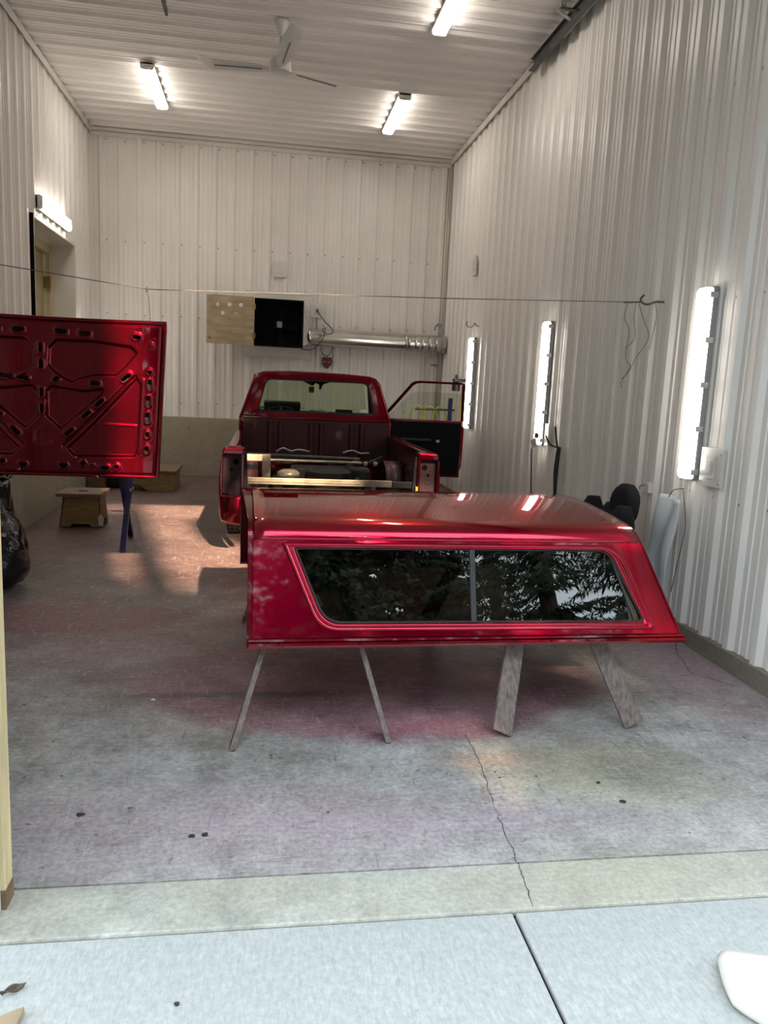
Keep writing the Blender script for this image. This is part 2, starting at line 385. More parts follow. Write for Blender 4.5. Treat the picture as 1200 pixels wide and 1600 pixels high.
B(0.759, 4.6, -4.5, 1.950, -.14, -.004).build('concrete_slab', 'concrete_apron', apron, bevel=0.006)
B(-3.4, 4.6, -4.5, 1.955, -.16, -.02).build('joint_bed', 'dark_void', apron)
gr = B(-60, 60, -70, 60, -.6, -.20).build('ground', 'gravel')
tag(gr, 'grey gravel ground outside the building', 'ground', kind='structure')

# ribbed steel cladding ------------------------------------------------
PITCH = 0.25
def rib_profile(a, b, phase):
    """(s, h) along a sheet: trapezoid main ribs with two small stiffening ribs between"""
    rel = [(-.046, 0), (-.022, .028), (.022, .028), (.046, 0), (.082, 0), (.086, .007), (.096, .007), (.100, 0),
           (.150, 0), (.154, .007), (.164, .007), (.168, 0)]
    pts = []
    k = math.floor((a-phase)/PITCH)-1
    while phase+k*PITCH < b+PITCH:
        pts += [(phase+k*PITCH+s, h) for s, h in rel]; k += 1
    def at(s):
        for (s0, h0), (s1, h1) in zip(pts[:-1], pts[1:]):
            if s0 <= s <= s1: return h0+(h1-h0)*(s-s0)/max(1e-9, s1-s0)
        return 0
    return [(a, at(a))] + [(s, h) for s, h in pts if a+1e-4 < s < b-1e-4] + [(b, at(b))]
def sheet(parent, a, b, z0, z1, phase, to3, m='white_metal'):
    pr_ = rib_profile(a, b, phase); mb = MB(); k = len(pr_)
    for z in (z0, z1): mb.v += [Vector(to3(s, z, h)) for s, h in pr_]
    mb.f = [(i, i+1, k+i+1, k+i) for i in range(k-1)]
    return mb.build('panel', m, parent, recalc=False)
def cladding(parent, a, b, z0, z1, phase, to3, width=1.0, holes=(), m='white_metal'):
    """sheets of a metre; hole = (a, b, z0, z1) left open"""
    cuts = {a, b}
    s = phase + PITCH*0.5
    while s < a: s += width
    while s < b: cuts.add(round(s, 4)); s += width
    for h in holes: cuts |= {h[0], h[1]}
    cuts = sorted(c for c in cuts if a <= c <= b)
    for p, q in zip(cuts[:-1], cuts[1:]):
        inside = [h for h in holes if h[0]-1e-6 <= p and q <= h[1]+1e-6]
        if inside:
            h = inside[0]
            if h[2] > z0+.01: sheet(parent, p, q, z0, h[2], phase, to3, m)
            sheet(parent, p, q, h[3], z1, phase, to3, m)
        else: sheet(parent, p, q, z0, z1, phase, to3, m)
def screws(parent, rows, a, b, phase, to3, skip=()):
    mb = MB()
    k = math.ceil((a-phase)/PITCH)
    while phase+k*PITCH < b:
        s = phase+k*PITCH+.058; k += 1
        for z in rows:
            if s > b or any(h[0] < s < h[1] and h[2] < z < h[3] for h in skip): continue
            zz = z+random.uniform(-.008, .008); n = 6
            mb.loft([[to3(s+r*math.cos(2*PI*i/n), zz+r*math.sin(2*PI*i/n), h) for i in range(n)] for r, h in ((.011, .001), (.009, .006), (.004, .009))], True, False, True)
    return mb.build('screw_heads', 'screw_zinc', parent, kind='stuff')
R_T3 = lambda s, z, h: (XR-h, s, z)
L_T3 = lambda s, z, h: (XL+h, s, z)
B_T3 = lambda s, z, h: (s, YB-h, z)
C_T3 = lambda s, x, h: (x, s, ZC-h)
F_T3 = lambda s, z, h: (s, YF+h, z)
wr = B(XR+.004, XR+.25, 1.99, YB+.2, -.05, ZC+.1).build('wall_right', 'white_paint'); tag(wr, 'right wall of white ribbed steel sheets above a low concrete kerb', 'wall', kind='structure')
cladding(wr, YF, YB, 0.105, ZC-.01, 3.563, R_T3)
screws(wr, (0.95, 2.10, 3.30, 4.55), YF, YB, 3.563, R_T3)
B(XR-.035, XR+.05, 2.14, YB, -.04, .135).build('kerb', 'concrete_kerb', wr, bevel=0.01)
wb = B(XL-.25, XR+.25, YB+.004, YB+.2, -.05, ZC+.1).build('wall_back', 'white_paint'); tag(wb, 'back wall of white ribbed steel sheets on a bare concrete stem wall', 'wall', kind='structure')
cladding(wb, XL, XR, ZCONC-.01, ZC-.03, -2.25, B_T3)
screws(wb, (1.15, 2.35, 3.32, 4.62), XL, XR, -2.25, B_T3)
B(XL-.2, XR+.05, YBC, YB+.1, -.04, ZCONC).build('stem_wall', 'concrete_wall', wb, bevel=0.012)
DOORH = (8.73, 10.50, 0.955, 3.07)
wlft = thing('wall_left', (XL, 7, 0), 'left wall of white ribbed steel sheets with a deep doorway', 'wall', kind='structure')
for a in ((1.99, DOORH[0], -.05, ZC+.1), (DOORH[1], YB+.2, -.05, ZC+.1), (DOORH[0], DOORH[1], DOORH[3], ZC+.1), (DOORH[0], DOORH[1], -.05, DOORH[2])):
    B(XL-.25, XL-.004, *a).build('sheathing', 'white_paint', wlft)
cladding(wlft, YF, YB, ZCONC-.01, ZC-.01, 2.3, L_T3, holes=(DOORH,))
screws(wlft, (1.15, 2.10, 3.32, 4.55), YF, YB, 2.3, L_T3, skip=(DOORH,))
B(XL-.1, XLC, YF, YB, -.04, ZCONC).build('stem_wall', 'concrete_wall', wlft, bevel=0.012)
ce = B(XL-.25, XR+.25, 1.99, YB+.2, ZC+.004, ZC+.2).build('ceiling', 'ceiling_metal'); tag(ce, 'ceiling of off-white ribbed steel sheets running across the garage', 'ceiling', kind='structure')
pr_all = None
def ceiling_sheet(a, b):
    pr_ = rib_profile(a, b, 2.35); mb = MB(); k = len(pr_)
    for x in (XL, XR): mb.v += [Vector(C_T3(s, x, h)) for s, h in pr_]
    mb.f = [(i, i+1, k+i+1, k+i) for i in range(k-1)]
    mb.build('panel', 'ceiling_metal', ce, recalc=False)
yy = YF
while yy < YB: ceiling_sheet(yy, min(YB, yy+1.0)); yy += 1.0
screws(ce, [-1.9, -1.0, -0.05, 0.9, 1.8], YF, YB, 2.35, C_T3)
wf = thing('wall_front', (XL, 2.06, 0), 'front wall around the overhead door opening', 'wall', kind='structure')
for a in ((XL-.25, OPX0-.04, 0, ZC), (OPX1+.04, XR+.25, 0, ZC), (OPX0-.04, OPX1+.04, OPZ+.04, ZC)):
    B(a[0], a[1], 1.99, YF-.004, a[2], a[3]).build('sheathing', 'white_paint', wf)
for a, b, z0 in ((XL, OPX0-.05, .02), (OPX1+.05, XR, .02)): cladding(wf, a, b, z0, ZC-.02, -2.3, F_T3)
cladding(wf, OPX0-.05, OPX1+.05, OPZ+.05, ZC-.02, -2.3, F_T3)
# trims
def trim(name, *boxes):
    t = thing(name, (boxes[0][0], boxes[0][2], boxes[0][4]), None, None, kind='structure')
    for b in boxes: B(*b).build('strip', 'white_trim', t, bevel=0.003)
    return t
trim('trim_1', (XR-.05, XR, YF, YB, ZC-.048, ZC-.036), (XR-.055, XR-.043, YF, YB, ZC-.10, ZC-.022))['label'] = 'angle trim where the right wall meets the ceiling'
trim('trim_2', (XL, XL+.05, YF, YB, ZC-.048, ZC-.036), (XL+.043, XL+.055, YF, YB, ZC-.10, ZC-.022))['label'] = 'angle trim where the left wall meets the ceiling'
trim('trim_3', (XL+.05, XR-.05, YB-.055, YB-.025, ZC-.07, ZC-.025), (XL+.05, XR-.05, YB-.040, YB-.025, ZC-.13, ZC-.078))['label'] = 'double trim strip along the top of the back wall'
trim('trim_4', (XR-.055, XR-.024, YB-.040, YB-.024, ZCONC, ZC-.13))['label'] = 'vertical corner trim between back and right wall'
# jamb of the overhead door on the left
jb = thing('door_jamb', (OPX0, 2.1, 0), 'yellowed wooden jamb of the overhead door at the left picture edge', 'door jamb', kind='structure')
MB().prism([(OPX0-.04, 2.085), (OPX0, 2.085), (OPX0, 2.150), (OPX0-.04, 2.150)], lambda p, q, d: (p, q, d), 0.0, OPZ).build('jamb_board', 'jamb_wood', jb, bevel=0.003)
B(OPX0-.10, OPX0-.012, 1.965, 2.084, 0.0, OPZ).build('outer_trim', 'white_plastic', jb, bevel=0.004)
B(OPX1, OPX1+.04, 2.06, 2.15, 0, OPZ).build('jamb_board', 'jamb_wood', jb, bevel=0.003)
B(OPX0-.04, OPX1+.04, 2.06, 2.15, OPZ, OPZ+.04).build('jamb_board', 'jamb_wood', jb, bevel=0.003)
B(OPX0-.041, OPX0+.001, 2.084, 2.151, 0.0, .06).build('rusty_foot', 'brown_wood', jb)

# the doorway in the left wall ------------------------------------------
dr = thing('door_1', (XL, 9.6, DOORH[2]), 'recessed doorway with a cream frame and olive door in the left wall', 'door', kind='structure')
y0, y1, zb, zt = DOORH
B(XL-.30, XL+.03, y1-.008, y1+.02, zb, zt).build('reveal', 'white_trim', dr)
B(XL-.30, XL+.03, y0-.02, y0+.008, zb, zt).build('reveal', 'white_trim', dr)
B(XL-.30, XL+.03, y0, y1, zt-.008, zt+.02).build('reveal', 'white_trim', dr)
B(XL-.001, XL+.036, y0-.035, y0-.012, zb, zt+.03).build('edge_gap', 'dark_void', dr)
B(XL-.005, XL+.033, y0-.012, y0+.012, zb, zt+.01).build('edge_trim', 'white_trim', dr)
B(XL-.005, XL+.033, y0-.012, y1+.01, zt-.004, zt+.022).build('edge_trim', 'white_trim', dr)
B(XL-.34, XL-.24, y1-.13, y1-.008, zb, zt-.02).build('frame_post', 'cream_door', dr, bevel=0.004)
B(XL-.34, XL-.22, y0+.01, y0+.36, zb, zt-.02).build('frame_post', 'cream_door', dr, bevel=0.004)
B(XL-.34, XL-.24, y0+.3, y1-.1, zt-.13, zt-.02).build('frame_head', 'cream_door', dr, bevel=0.004)
lf = B(XL-.36, XL-.31, y0+.34, y1-.15, zb, zt-.12).build('door_leaf', 'olive_door', dr, bevel=0.004)
B(XL-.312, XL-.303, y0+.46, y1-.30, zb+1.1, zt-.25).build('door_panel', 'olive_door', lf, bevel=0.003)
B(XL-.312, XL-.303, y0+.46, y1-.30, zb+.2, zb+1.0).build('door_panel', 'olive_door', lf, bevel=0.003)
hg = B(XL-.315, XL-.228, y1-.165, y1-.125, 2.52, 2.66).build('hinge', 'brass', dr, bevel=0.003)
MB().tube([(XL-.235, y1-.145, 2.51), (XL-.235, y1-.145, 2.67)], .008, 8).build('hinge_pin', 'brass', hg)

# ================================================================== LIGHTS
def wall_lamp(yf, label, group, x=XR, sgn=-1):
    """upright strip lamp on a side wall: grey body, white diffuser, clips"""
    z0, z1 = 1.035, 2.17; ya, yb = yf-.135, yf
    t = thing('strip_light', (x, (ya+yb)/2, z0), label, 'light', group)
    X = lambda d: x+sgn*d
    a, b = sorted((X(.029), X(.072)))
    B(a, b, ya, yb, z0, z1).build('housing', 'grey_housing', t, bevel=0.012)
    q = round_poly([(ya+.004, z0+.006), (yb-.004, z0+.006), (yb-.004, z1-.006), (ya+.004, z1-.006)], .025)
    q2 = round_poly([(ya+.016, z0+.018), (yb-.016, z0+.018), (yb-.016, z1-.018), (ya+.016, z1-.018)], .025)
    MB().loft([[(X(.068), p, z) for p, z in q], [(X(.095), p, z) for p, z in q], [(X(.108), p, z) for p, z in q2]]).build('diffuser', 'diffuser', t, angle=0.7)
    for k in range(5):
        zc = z0+.05+k*(z1-z0-.10)/4
        for yc in (ya-.004, yb+.004):
            B(*sorted((X(.045), X(.092))), yc-.006, yc+.006, zc-.017, zc+.017).build('clip', 'dull_alloy', t, bevel=0.003)
    return t
G = 'upright strip lights on the right wall'
wall_lamp(4.385, 'tall white strip light nearest the camera on the right wall, beside a switch plate', G)
wall_lamp(6.985, 'middle one of three upright strip lights on the right wall, above a plugged outlet', G)
wall_lamp(9.62, 'farthest upright strip light on the right wall, beside the open truck door', G)
wall_lamp(10.66, 'upright strip light on the left wall with only its top showing over the hood', 'upright strip light on the left wall', XL, 1)
def bar_lamp(c, along, out, length, label, group):
    """wraparound lamp: c = middle on the surface, along = long direction, out = away from the surface"""
    c, al, ou = Vector(c), Vector(along), Vector(out); sd = al.cross(ou)
    t = thing('tube_light', c, label, 'light', group)
    P = lambda a, s, o: c+al*a+sd*s+ou*o
    def block(name, m, a0, a1, prof):
        MB().loft([[P(a, s, o) for s, o in prof] for a in (a0, a1)]).build(name, m, t, bevel=0.006)
    h = length/2
    block('housing', 'white_plastic', -h, h, [(-.066, .029), (.066, .029), (.070, .058), (-.070, .055)])
    for s in (-1, 1): block('end_cap', 'white_plastic', s*h-s*.03, s*h, [(-.071, .029), (.071, .029), (.071, .080), (.055, .100), (-.055, .100), (-.071, .080)])
    block('diffuser', 'diffuser_ceiling', -h+.031, h-.031, [(-.066, .056), (.066, .056), (.066, .078), (.050, .096), (-.050, .096), (-.066, .078)])
    return t
CG = 'tube lights under the ceiling'
bar_lamp((1.475, 9.73, ZC), (0, 1, 0), (0, 0, -1), 1.27, 'tube light on the right half of the ceiling near the back wall', CG)
bar_lamp((-1.30, 9.64, ZC), (0, 1, 0), (0, 0, -1), 1.27, 'tube light on the left half of the ceiling, left of the fan', CG)
bar_lamp((1.50, 6.86, ZC), (0, 1, 0), (0, 0, -1), 1.27, 'tube light cut off by the top picture edge, right of the fan', CG)
bar_lamp((XL, 9.45, 3.235), (0, 1, 0), (1, 0, 0), 1.27, 'tube light on the left wall just above the doorway', 'tube light over the doorway')

# ceiling fan ----------------------------------------------------------
fan = thing('ceiling_fan', (0.076, 7.71, ZC-.029), 'white three-bladed ceiling fan hanging between the tube lights', 'ceiling fan')
MB().lathe((0.076, 7.71, 0), [(.068, ZC-.029), (.070, ZC-.05), (.045, ZC-.12), (.030, ZC-.165)], 18).build('mount', 'white_plastic', fan, smooth=True)
MB().lathe((0.076, 7.71, 0), [(.013, ZC-.16), (.013, 4.36)], 10).build('downrod', 'white_plastic', fan, smooth=True)
MB().lathe((0.076, 7.71, 0), [(.02, 4.455), (.075, 4.44), (.098, 4.40), (.100, 4.345), (.088, 4.325)], 24).build('motor', 'white_plastic', fan, angle=0.6)
MB().lathe((0.076, 7.71, 0), [(.094, 4.332), (.094, 4.322), (.07, 4.312), (.03, 4.308)], 24).build('bottom_cap', 'white_trim', fan, angle=0.6)
def blade(ang, pitch):
    d = Vector((math.cos(ang), math.sin(ang), 0)); s = Vector((-math.sin(ang), math.cos(ang), 0)); c = Vector((0.076, 7.71, 4.345))
    st = [(.10, .030, 0), (.16, .055, 0), (.30, .075, .004), (.62, .080, .008), (.665, .078, .020), (.74, .050, .052), (.775, .018, .070)]
    rings = []
    for r, w, up in st:
        rings.append([c+d*r+s*(w*k)+Vector((0, 0, up+k*w*pitch+t)) for k, t in ((-1, 0), (0, -.004), (1, 0), (1, .003), (0, .0), (-1, .003))])
    b = MB().loft(rings).build('blade', 'white_plastic', fan)
    MB().bar(c+d*.17+Vector((0, 0, -.007)), c+d*.60+Vector((0, 0, -.001)), .009, .006).build('blade_rib', 'grey_housing', b)
blade(math.radians(174), .18); blade(math.radians(26), .18); blade(math.radians(-83), .18)

# overhead door tracks --------------------------------------------------
tr = thing('door_track', (2.52, 6.0, 4.62), 'dark steel overhead door track along the right ceiling corner', 'door track')
B(2.50, 2.512, 2.3, 7.75, 4.60, 4.70).build('rail', 'rail_steel', tr)
B(2.47, 2.512, 2.3, 7.75, 4.695, 4.705).build('rail_flange', 'rail_steel', tr)
B(2.455, 2.512, 2.3, 7.75, 4.590, 4.600).build('rail_flange', 'rail_steel', tr)
B(2.54, 2.555, 2.3, 7.1, 4.63, 4.68).build('angle_iron', 'dull_alloy', tr)
for yy in (6.55, 4.2):
    hgr = MB().bar((2.33, yy, 4.60), (2.33, yy, ZC-.02), .045, .01, (0, 1, 0)).build('hanger', 'dull_alloy', tr)
    MB().bar((2.31, yy+.06, 4.62), (2.50, yy+.18, 4.60), .035, .008).build('brace', 'dull_alloy', tr)
    B(2.30, 2.50, yy-.02, yy+.02, 4.605, 4.615).build('bracket', 'rail_steel', tr)
    MB().lathe((2.33, yy-.02, 4.64), [(.008, 0), (.008, -.012)], 6, 'Y').build('bolt', 'dull_alloy', hgr)
tl = thing('track_hanger', (-.91, 6.3, 4.60), 'dark steel track end hanging from the ceiling at the top left', 'door track')
B(-.922, -.898, 2.3, 7.47, 4.585, 4.625).build('rail', 'rail_steel', tl)
MB().bar((-.91, 7.30, 4.60), (-.91, 7.30, ZC-.03), .035, .008, (0, 1, 0)).build('hanger', 'dull_alloy', tl)

# switch plates and outlets ---------------------------------------------
def plate(c, out, w, h, label, cat, parts, name='switch_plate', d=.05):
    """plate on a wall standing on the ribs: c = middle on the wall, out = wall normal; parts(P, root)"""
    c, ou = Vector(c), Vector(out); sd = Vector((0, 0, 1)).cross(ou)
    t = thing(name, c, label, cat)
    P = lambda s, z, o: c+sd*s+Vector((0, 0, z))+ou*o
    MB().loft([[P(s*w/2, z*h/2, o) for s, z in ((-1, -1), (1, -1), (1, 1), (-1, 1))] for o in (.029, d)]).build('back_box', 'white_plastic', t, bevel=0.004)
    parts(P, t); return t
def slab(P, root, name, m, s0, s1, z0, z1, o0, o1, bevel=0.002):
    return MB().loft([[P(s, z, o) for s, z in ((s0, z0), (s1, z0), (s1, z1), (s0, z1))] for o in (o0, o1)]).build(name, m, root, bevel=bevel)
def switch_parts(k=1.0, d=.05):
    def f(P, t):
        r = slab(P, t, 'cover', 'white_trim', -.042*k, .042*k, -.065*k, .065*k, d, d+.008)
        slab(P, r, 'rocker', 'white_plastic', -.018*k, .018*k, -.040*k, .040*k, d+.008, d+.014)
        for s, z in ((-.09*k, .08*k), (.09*k, .08*k), (-.09*k, -.09*k), (.09*k, -.09*k)):
            slab(P, t, 'plate_screw', 'screw_zinc', s-.004, s+.004, z-.004, z+.004, d, d+.003, 0)
    return f
plate((XR, 4.115, 1.13), (-1, 0, 0), .225, .225, 'square switch plate on the right wall beside the nearest strip light', 'switch', switch_parts())
plate((XR, 9.80, 3.07), (-1, 0, 0), .16, .24, 'small plate high on the right wall near the back corner', 'switch', switch_parts(.8))
plate((0.175, YB, 3.09), (0, -1, 0), .205, .22, 'square switch plate on the back wall above the fan box', 'switch', switch_parts(.9))
def outlet_parts(P, t):
    r = slab(P, t, 'cover', 'white_trim', -.040, .040, -.062, .062, .05, .057)
    for z in (-.026, .026): slab(P, r, 'socket', 'white_plastic', -.018, .018, z-.018, z+.018, .057, .062)
    for z in (-.026, .026):
        for s in (-.007, .007): slab(P, r, 'slot', 'dark_void', s-.0015, s+.0015, z-.005, z+.008, .062, .0625, 0)
plate((0.715, YB, 2.555), (0, -1, 0), .20, .215, 'square outlet plate on the back wall right of the fan box', 'outlet', outlet_parts, 'outlet_plate')
plate((XR, 6.92, 1.14), (-1, 0, 0), .34, .21, 'outlet plate under the middle strip light on the right wall', 'outlet', outlet_parts, 'outlet_plate')

# ================================================================== BACK WALL EQUIPMENT
from mathutils.geometry import tessellate_polygon
def holed(mb, outer, holes, to3, d0, d1):
    """flat plate with holes between depths d0 and d1"""
    loops = [list(outer)]+[list(h) for h in holes]; flat = [p for lp in loops for p in lp]; n = len(flat); k = len(mb.v)
    tris = tessellate_polygon([[Vector((p[0], p[1], 0)) for p in lp] for lp in loops])
    mb.v += [Vector(to3(p, q, d0)) for p, q in flat]+[Vector(to3(p, q, d1)) for p, q in flat]
    for t in tris:
        mb.f.append((k+t[0], k+t[1], k+t[2])); mb.f.append((k+n+t[2], k+n+t[1], k+n+t[0]))
    o = 0
    for lp in loops:
        m = len(lp)
        for i in range(m): mb.f.append((k+o+i, k+o+(i+1) % m, k+n+o+(i+1) % m, k+n+o+i))
        o += m
    return mb
def ring2(cx, cz, r, n=14): return [(cx+r*math.cos(2*PI*i/n), cz+r*math.sin(2*PI*i/n)) for i in range(n)]
TXZ = lambda p, q, d: (p, d, q)
bk = B(-.303, .643, YB-.045, YB-.029, 1.844, 2.78).build('backer_board', 'white_paint', bevel=0.004)
tag(bk, 'white backing board screwed to the back wall behind the fan box', 'board')
B(-.295, .635, YB-.052, YB-.045, 1.852, 1.878).build('moulding', 'white_trim', bk); B(-.295, .635, YB-.052, YB-.045, 2.746, 2.772).build('moulding', 'white_trim', bk)
fb = thing('exhaust_fan_box', (.17, YB-.05, 2.005), 'black open exhaust fan box with a plywood door swung open', 'fan box')
for a in ((-.170, -.155, 11.10, 11.408, 2.005, 2.645), (.495, .510, 11.10, 11.408, 2.005, 2.645), (-.155, .495, 11.10, 11.408, 2.005, 2.02), (-.155, .495, 11.10, 11.408, 2.63, 2.645)):
    B(*a).build('side_board', 'dark_void', fb, bevel=0.002)
B(-.155, .495, 11.36, 11.408, 2.02, 2.63).build('back_board', 'dark_void', fb)
mtr = MB().lathe((.17, 11.35, 2.30), [(.03, -.09), (.075, -.085), (.085, 0)], 18, 'Y').build('fan_motor', 'dark_void', fb, smooth=True)
B(.145, .215, 11.20, 11.26, 2.27, 2.35).build('motor_plate', 'grey_housing', mtr)
for k in range(5):
    a = 2*PI*k/5
    d = Vector((math.cos(a), 0, math.sin(a))); s = Vector((-math.sin(a), 0, math.cos(a)))
    c = Vector((.17, 11.32, 2.30))
    MB().loft([[c+d*r+s*w+Vector((0, t*w*.5, 0)) for w, t in ((-wd, 1), (wd, 1), (wd, 1.0))][:2]+[c+d*r+s*wd+Vector((0, wd*.5+.004, 0)), c+d*r-s*wd+Vector((0, -wd*.5+.004, 0))] for r, wd in ((.07, .03), (.18, .06), (.27, .065))]).build('fan_blade', 'dark_void', mtr)
pd = holed(MB(), [(-.818, 1.998), (-.176, 1.998), (-.176, 2.652), (-.818, 2.652)],
           [ring2(x, z, .028) for x, z in ((-.675, 2.525), (-.51, 2.53), (-.355, 2.535), (-.60, 2.415), (-.43, 2.415))], TXZ, 11.083, 11.10).build('plywood_door', 'plywood', fb, label='weathered plywood door with five round holes')
for z in (2.13, 2.52): B(-.195, -.152, 11.074, 11.083, z-.035, z+.035).build('hinge', 'brass', pd)
MB().lathe((-.775, 11.083, 2.075), [(.016, 0), (.016, -.012), (.006, -.02)], 10, 'Y').build('knob', 'brass', pd)
# duct
du = thing('exhaust_duct', (1.6, 11.27, 2.165), 'shiny galvanised duct running from the fan box to the right wall', 'duct')
MB().loft([[(.511, 11.12, 2.02), (.511, 11.40, 2.02), (.511, 11.40, 2.50), (.511, 11.12, 2.50)] if i == 0 else [(.60, 11.27-.09, 2.165-.09), (.60, 11.27+.09, 2.165-.09), (.60, 11.27+.09, 2.165+.09), (.60, 11.27-.09, 2.165+.09)] for i in (0, 1)], caps=False).build('transition', 'galvanised', du)
rr = .118
MB().lathe((0, 11.27, 2.165), [(rr+.004, .595), (rr+.004, .625), (rr, .627), (rr, 1.985)], 28, 'X', caps=False).build('duct_pipe', 'galvanised', du, smooth=True)
MB().lathe((0, 11.27, 2.165), [(rr, 1.985), (rr+.006, 1.99), (rr+.006, 2.02), (rr, 2.025)], 28, 'X', caps=False).build('collar', 'galvanised', du, smooth=True)
prof = []
for k in range(5):
    x = 2.025+k*.10; prof += [(rr+.004, x), (rr-.006, x+.012), (rr+.004, x+.024), (rr+.006, x+.09)]
MB().lathe((0, 11.27, 2.163), prof+[(rr, 2.535)], 28, 'X', caps=False).build('elbow_sections', 'galvanised', du, angle=0.35)
MB().lathe((0, 11.27, 2.163), [(rr+.012, 2.53), (rr+.012, 2.585), (rr-.02, 2.59)], 28, 'X').build('end_collar', 'dull_alloy', du, angle=0.5)
# power cord from the outlet
def wave(pts, n=8):
    """smooth curve through points"""
    pts = [Vector(p) for p in pts]; out = []
    for i in range(len(pts)-1):
        p0 = pts[max(0, i-1)]; p1 = pts[i]; p2 = pts[i+1]; p3 = pts[min(len(pts)-1, i+2)]
        for k in range(n):
            t = k/n
            out.append(0.5*((2*p1)+(p2-p0)*t+(2*p0-5*p1+4*p2-p3)*t*t+(3*p1-p0-3*p2+p3)*t**3))
    return out+[pts[-1]]
yc = 11.38
cd = MB().tube(wave([(.72, yc, 2.545), (.80, 11.30, 2.42), (.90, 11.13, 2.30), (.93, 11.12, 2.24), (.86, 11.13, 2.21), (.78, 11.13, 2.26), (.82, 11.13, 2.29), (.79, 11.13, 2.15), (.70, 11.12, 2.03), (.60, 11.10, 1.975), (.50, 11.09, 1.985), (.46, 11.09, 2.01)]), .006, 6).build('power_cord', 'black_rubber')
tag(cd, 'thin black power cord looping from the back wall outlet over the duct', 'cord')
B(.708, .732, yc-.012, yc+.02, 2.53, 2.565).build('plug', 'black_plastic', cd, bevel=0.004)
cd2 = MB().tube(wave([(.78, 11.40, 2.06), (.80, 11.385, 1.96), (.86, 11.38, 1.915), (.92, 11.385, 1.955), (.95, 11.40, 2.06)]), .006, 6).build('cord_loop', 'black_rubber'); tag(cd2, 'black cord loop hanging below the shiny duct', 'cord')
# shield badge on the wall
bd = thing('shield_badge', (.88, YB-.03, 1.82), 'small dark red shield badge on the back wall above the truck roof', 'badge')
q = [(-.070, .070), (-.045, .082), (-.02, .074), (0, .086), (.02, .074), (.045, .082), (.070, .070), (.074, .02), (.06, -.03), (.03, -.07), (0, -.088), (-.03, -.07), (-.06, -.03), (-.074, .02)]
MB().prism(q, lambda p, z, d: (.88+p, d, 1.82+z), YB-.046, YB-.029).build('shield', 'badge_dark', bd, bevel=0.003)
MB().prism([(p*.86, z*.86) for p, z in q], lambda p, z, d: (.88+p, d, 1.82+z), YB-.050, YB-.046).build('face', 'badge_red', bd)
for s in (-1, 1):
    MB().prism([(.012, .012), (.05, .03), (.056, .012), (.02, -.004)], lambda p, z, d: (.88+s*p, d, 1.82+z), YB-.053, YB-.050).build('emblem_wing', 'badge_grey', bd)
    MB().prism([(.006, -.018), (.045, -.006), (.04, -.024), (.008, -.034)], lambda p, z, d: (.88+s*p, d, 1.82+z), YB-.053, YB-.050).build('emblem_wing', 'badge_dark', bd)
# pipes in the corner
pp = thing('air_pipe', (2.52, 11.3, 1.0), 'thin white air pipes with a red valve in the back right corner', 'pipe')
MB().tube([(2.545, 11.40, ZCONC+.02), (2.545, 11.40, 4.6)], .012, 8).build('pipe', 'white_trim', pp, smooth=True)
MB().tube([(2.36, 11.36, 1.10), (2.36, 11.36, 1.99), (2.43, 11.36, 1.995), (2.50, 11.36, 1.995)], .011, 8).build('pipe', 'white_trim', pp)
MB().tube([(2.50, 11.36, 1.0), (2.50, 11.36, 2.06)], .012, 8).build('pipe', 'white_trim', pp)
for z in (1.86, 2.03, 2.44): MB().lathe((2.52 if z > 2.2 else 2.50, 11.36, z), [(.012, -.03), (.02, -.028), (.02, .028), (.012, .03)], 8).build('fitting', 'dull_alloy', pp)
B(2.41, 2.50, 11.335, 11.345, 1.853, 1.872).build('valve_handle', 'red_handle', pp)
MB().tube([(2.50, 11.34, 2.46), (2.45, 11.32, 2.42), (2.44, 11.32, 2.36)], .008, 6).build('valve_lever', 'rail_steel', pp)

# ================================================================== RIGHT WALL THINGS
# air regulator and yellow hose seen through the truck door glass
rg = thing('air_regulator', (2.50, 9.95, 1.55), 'black air filter regulator on the right wall above the open truck door', 'regulator')
MB().lathe((2.47, 9.95, 0), [(.05, 1.50), (.055, 1.52), (.055, 1.60), (.035, 1.62)], 14).build('bowl', 'black_plastic', rg, angle=0.5)
B(2.43, 2.59, 9.90, 10.0, 1.62, 1.66).build('head', 'black_plastic', rg, bevel=0.006)
MB().lathe((2.47, 9.95, 0), [(.018, 1.66), (.018, 1.71)], 10).build('knob', 'black_plastic', rg)
hs = thing('air_hose', (2.42, 9.95, 0.95), 'yellow air hose looped on a hook behind the truck door glass', 'hose')
MB().tube(wave([(2.56, 9.95, 1.50), (2.55, 9.94, 1.3), (2.55, 9.92, 1.15)]), .010, 7).build('hose', 'yellow_hose', hs, smooth=True)
for k, (xo, w) in enumerate(((2.05, .10), (2.22, .12), (2.36, .10))):
    MB().tube(wave([(xo-w, 10.35, .85), (xo-w*.9, 10.35, 1.16), (xo-w*.3, 10.35, 1.27), (xo+w*.4, 10.35, 1.26), (xo+w, 10.35, 1.12), (xo+w*1.05, 10.35, .85)]), .011, 7).build('hose', 'yellow_hose', hs, smooth=True)
MB().tube([(2.02, 10.35, 1.235), (2.57, 10.35, 1.24)], .014, 7).build('hook_bar', 'rail_steel', hs)
MB().tube([(2.50, 10.33, .5), (2.50, 10.33, 1.4)], .03, 8).build('gun_body', 'blue_steel', hs)
MB().tube(wave([(1.75, 9.65, .10), (1.80, 9.35, .10), (1.9, 9.2, .10), (2.1, 9.3, .10), (2.3, 9.8, .11)]), .010, 6).build('hose', 'yellow_hose', hs, smooth=True)
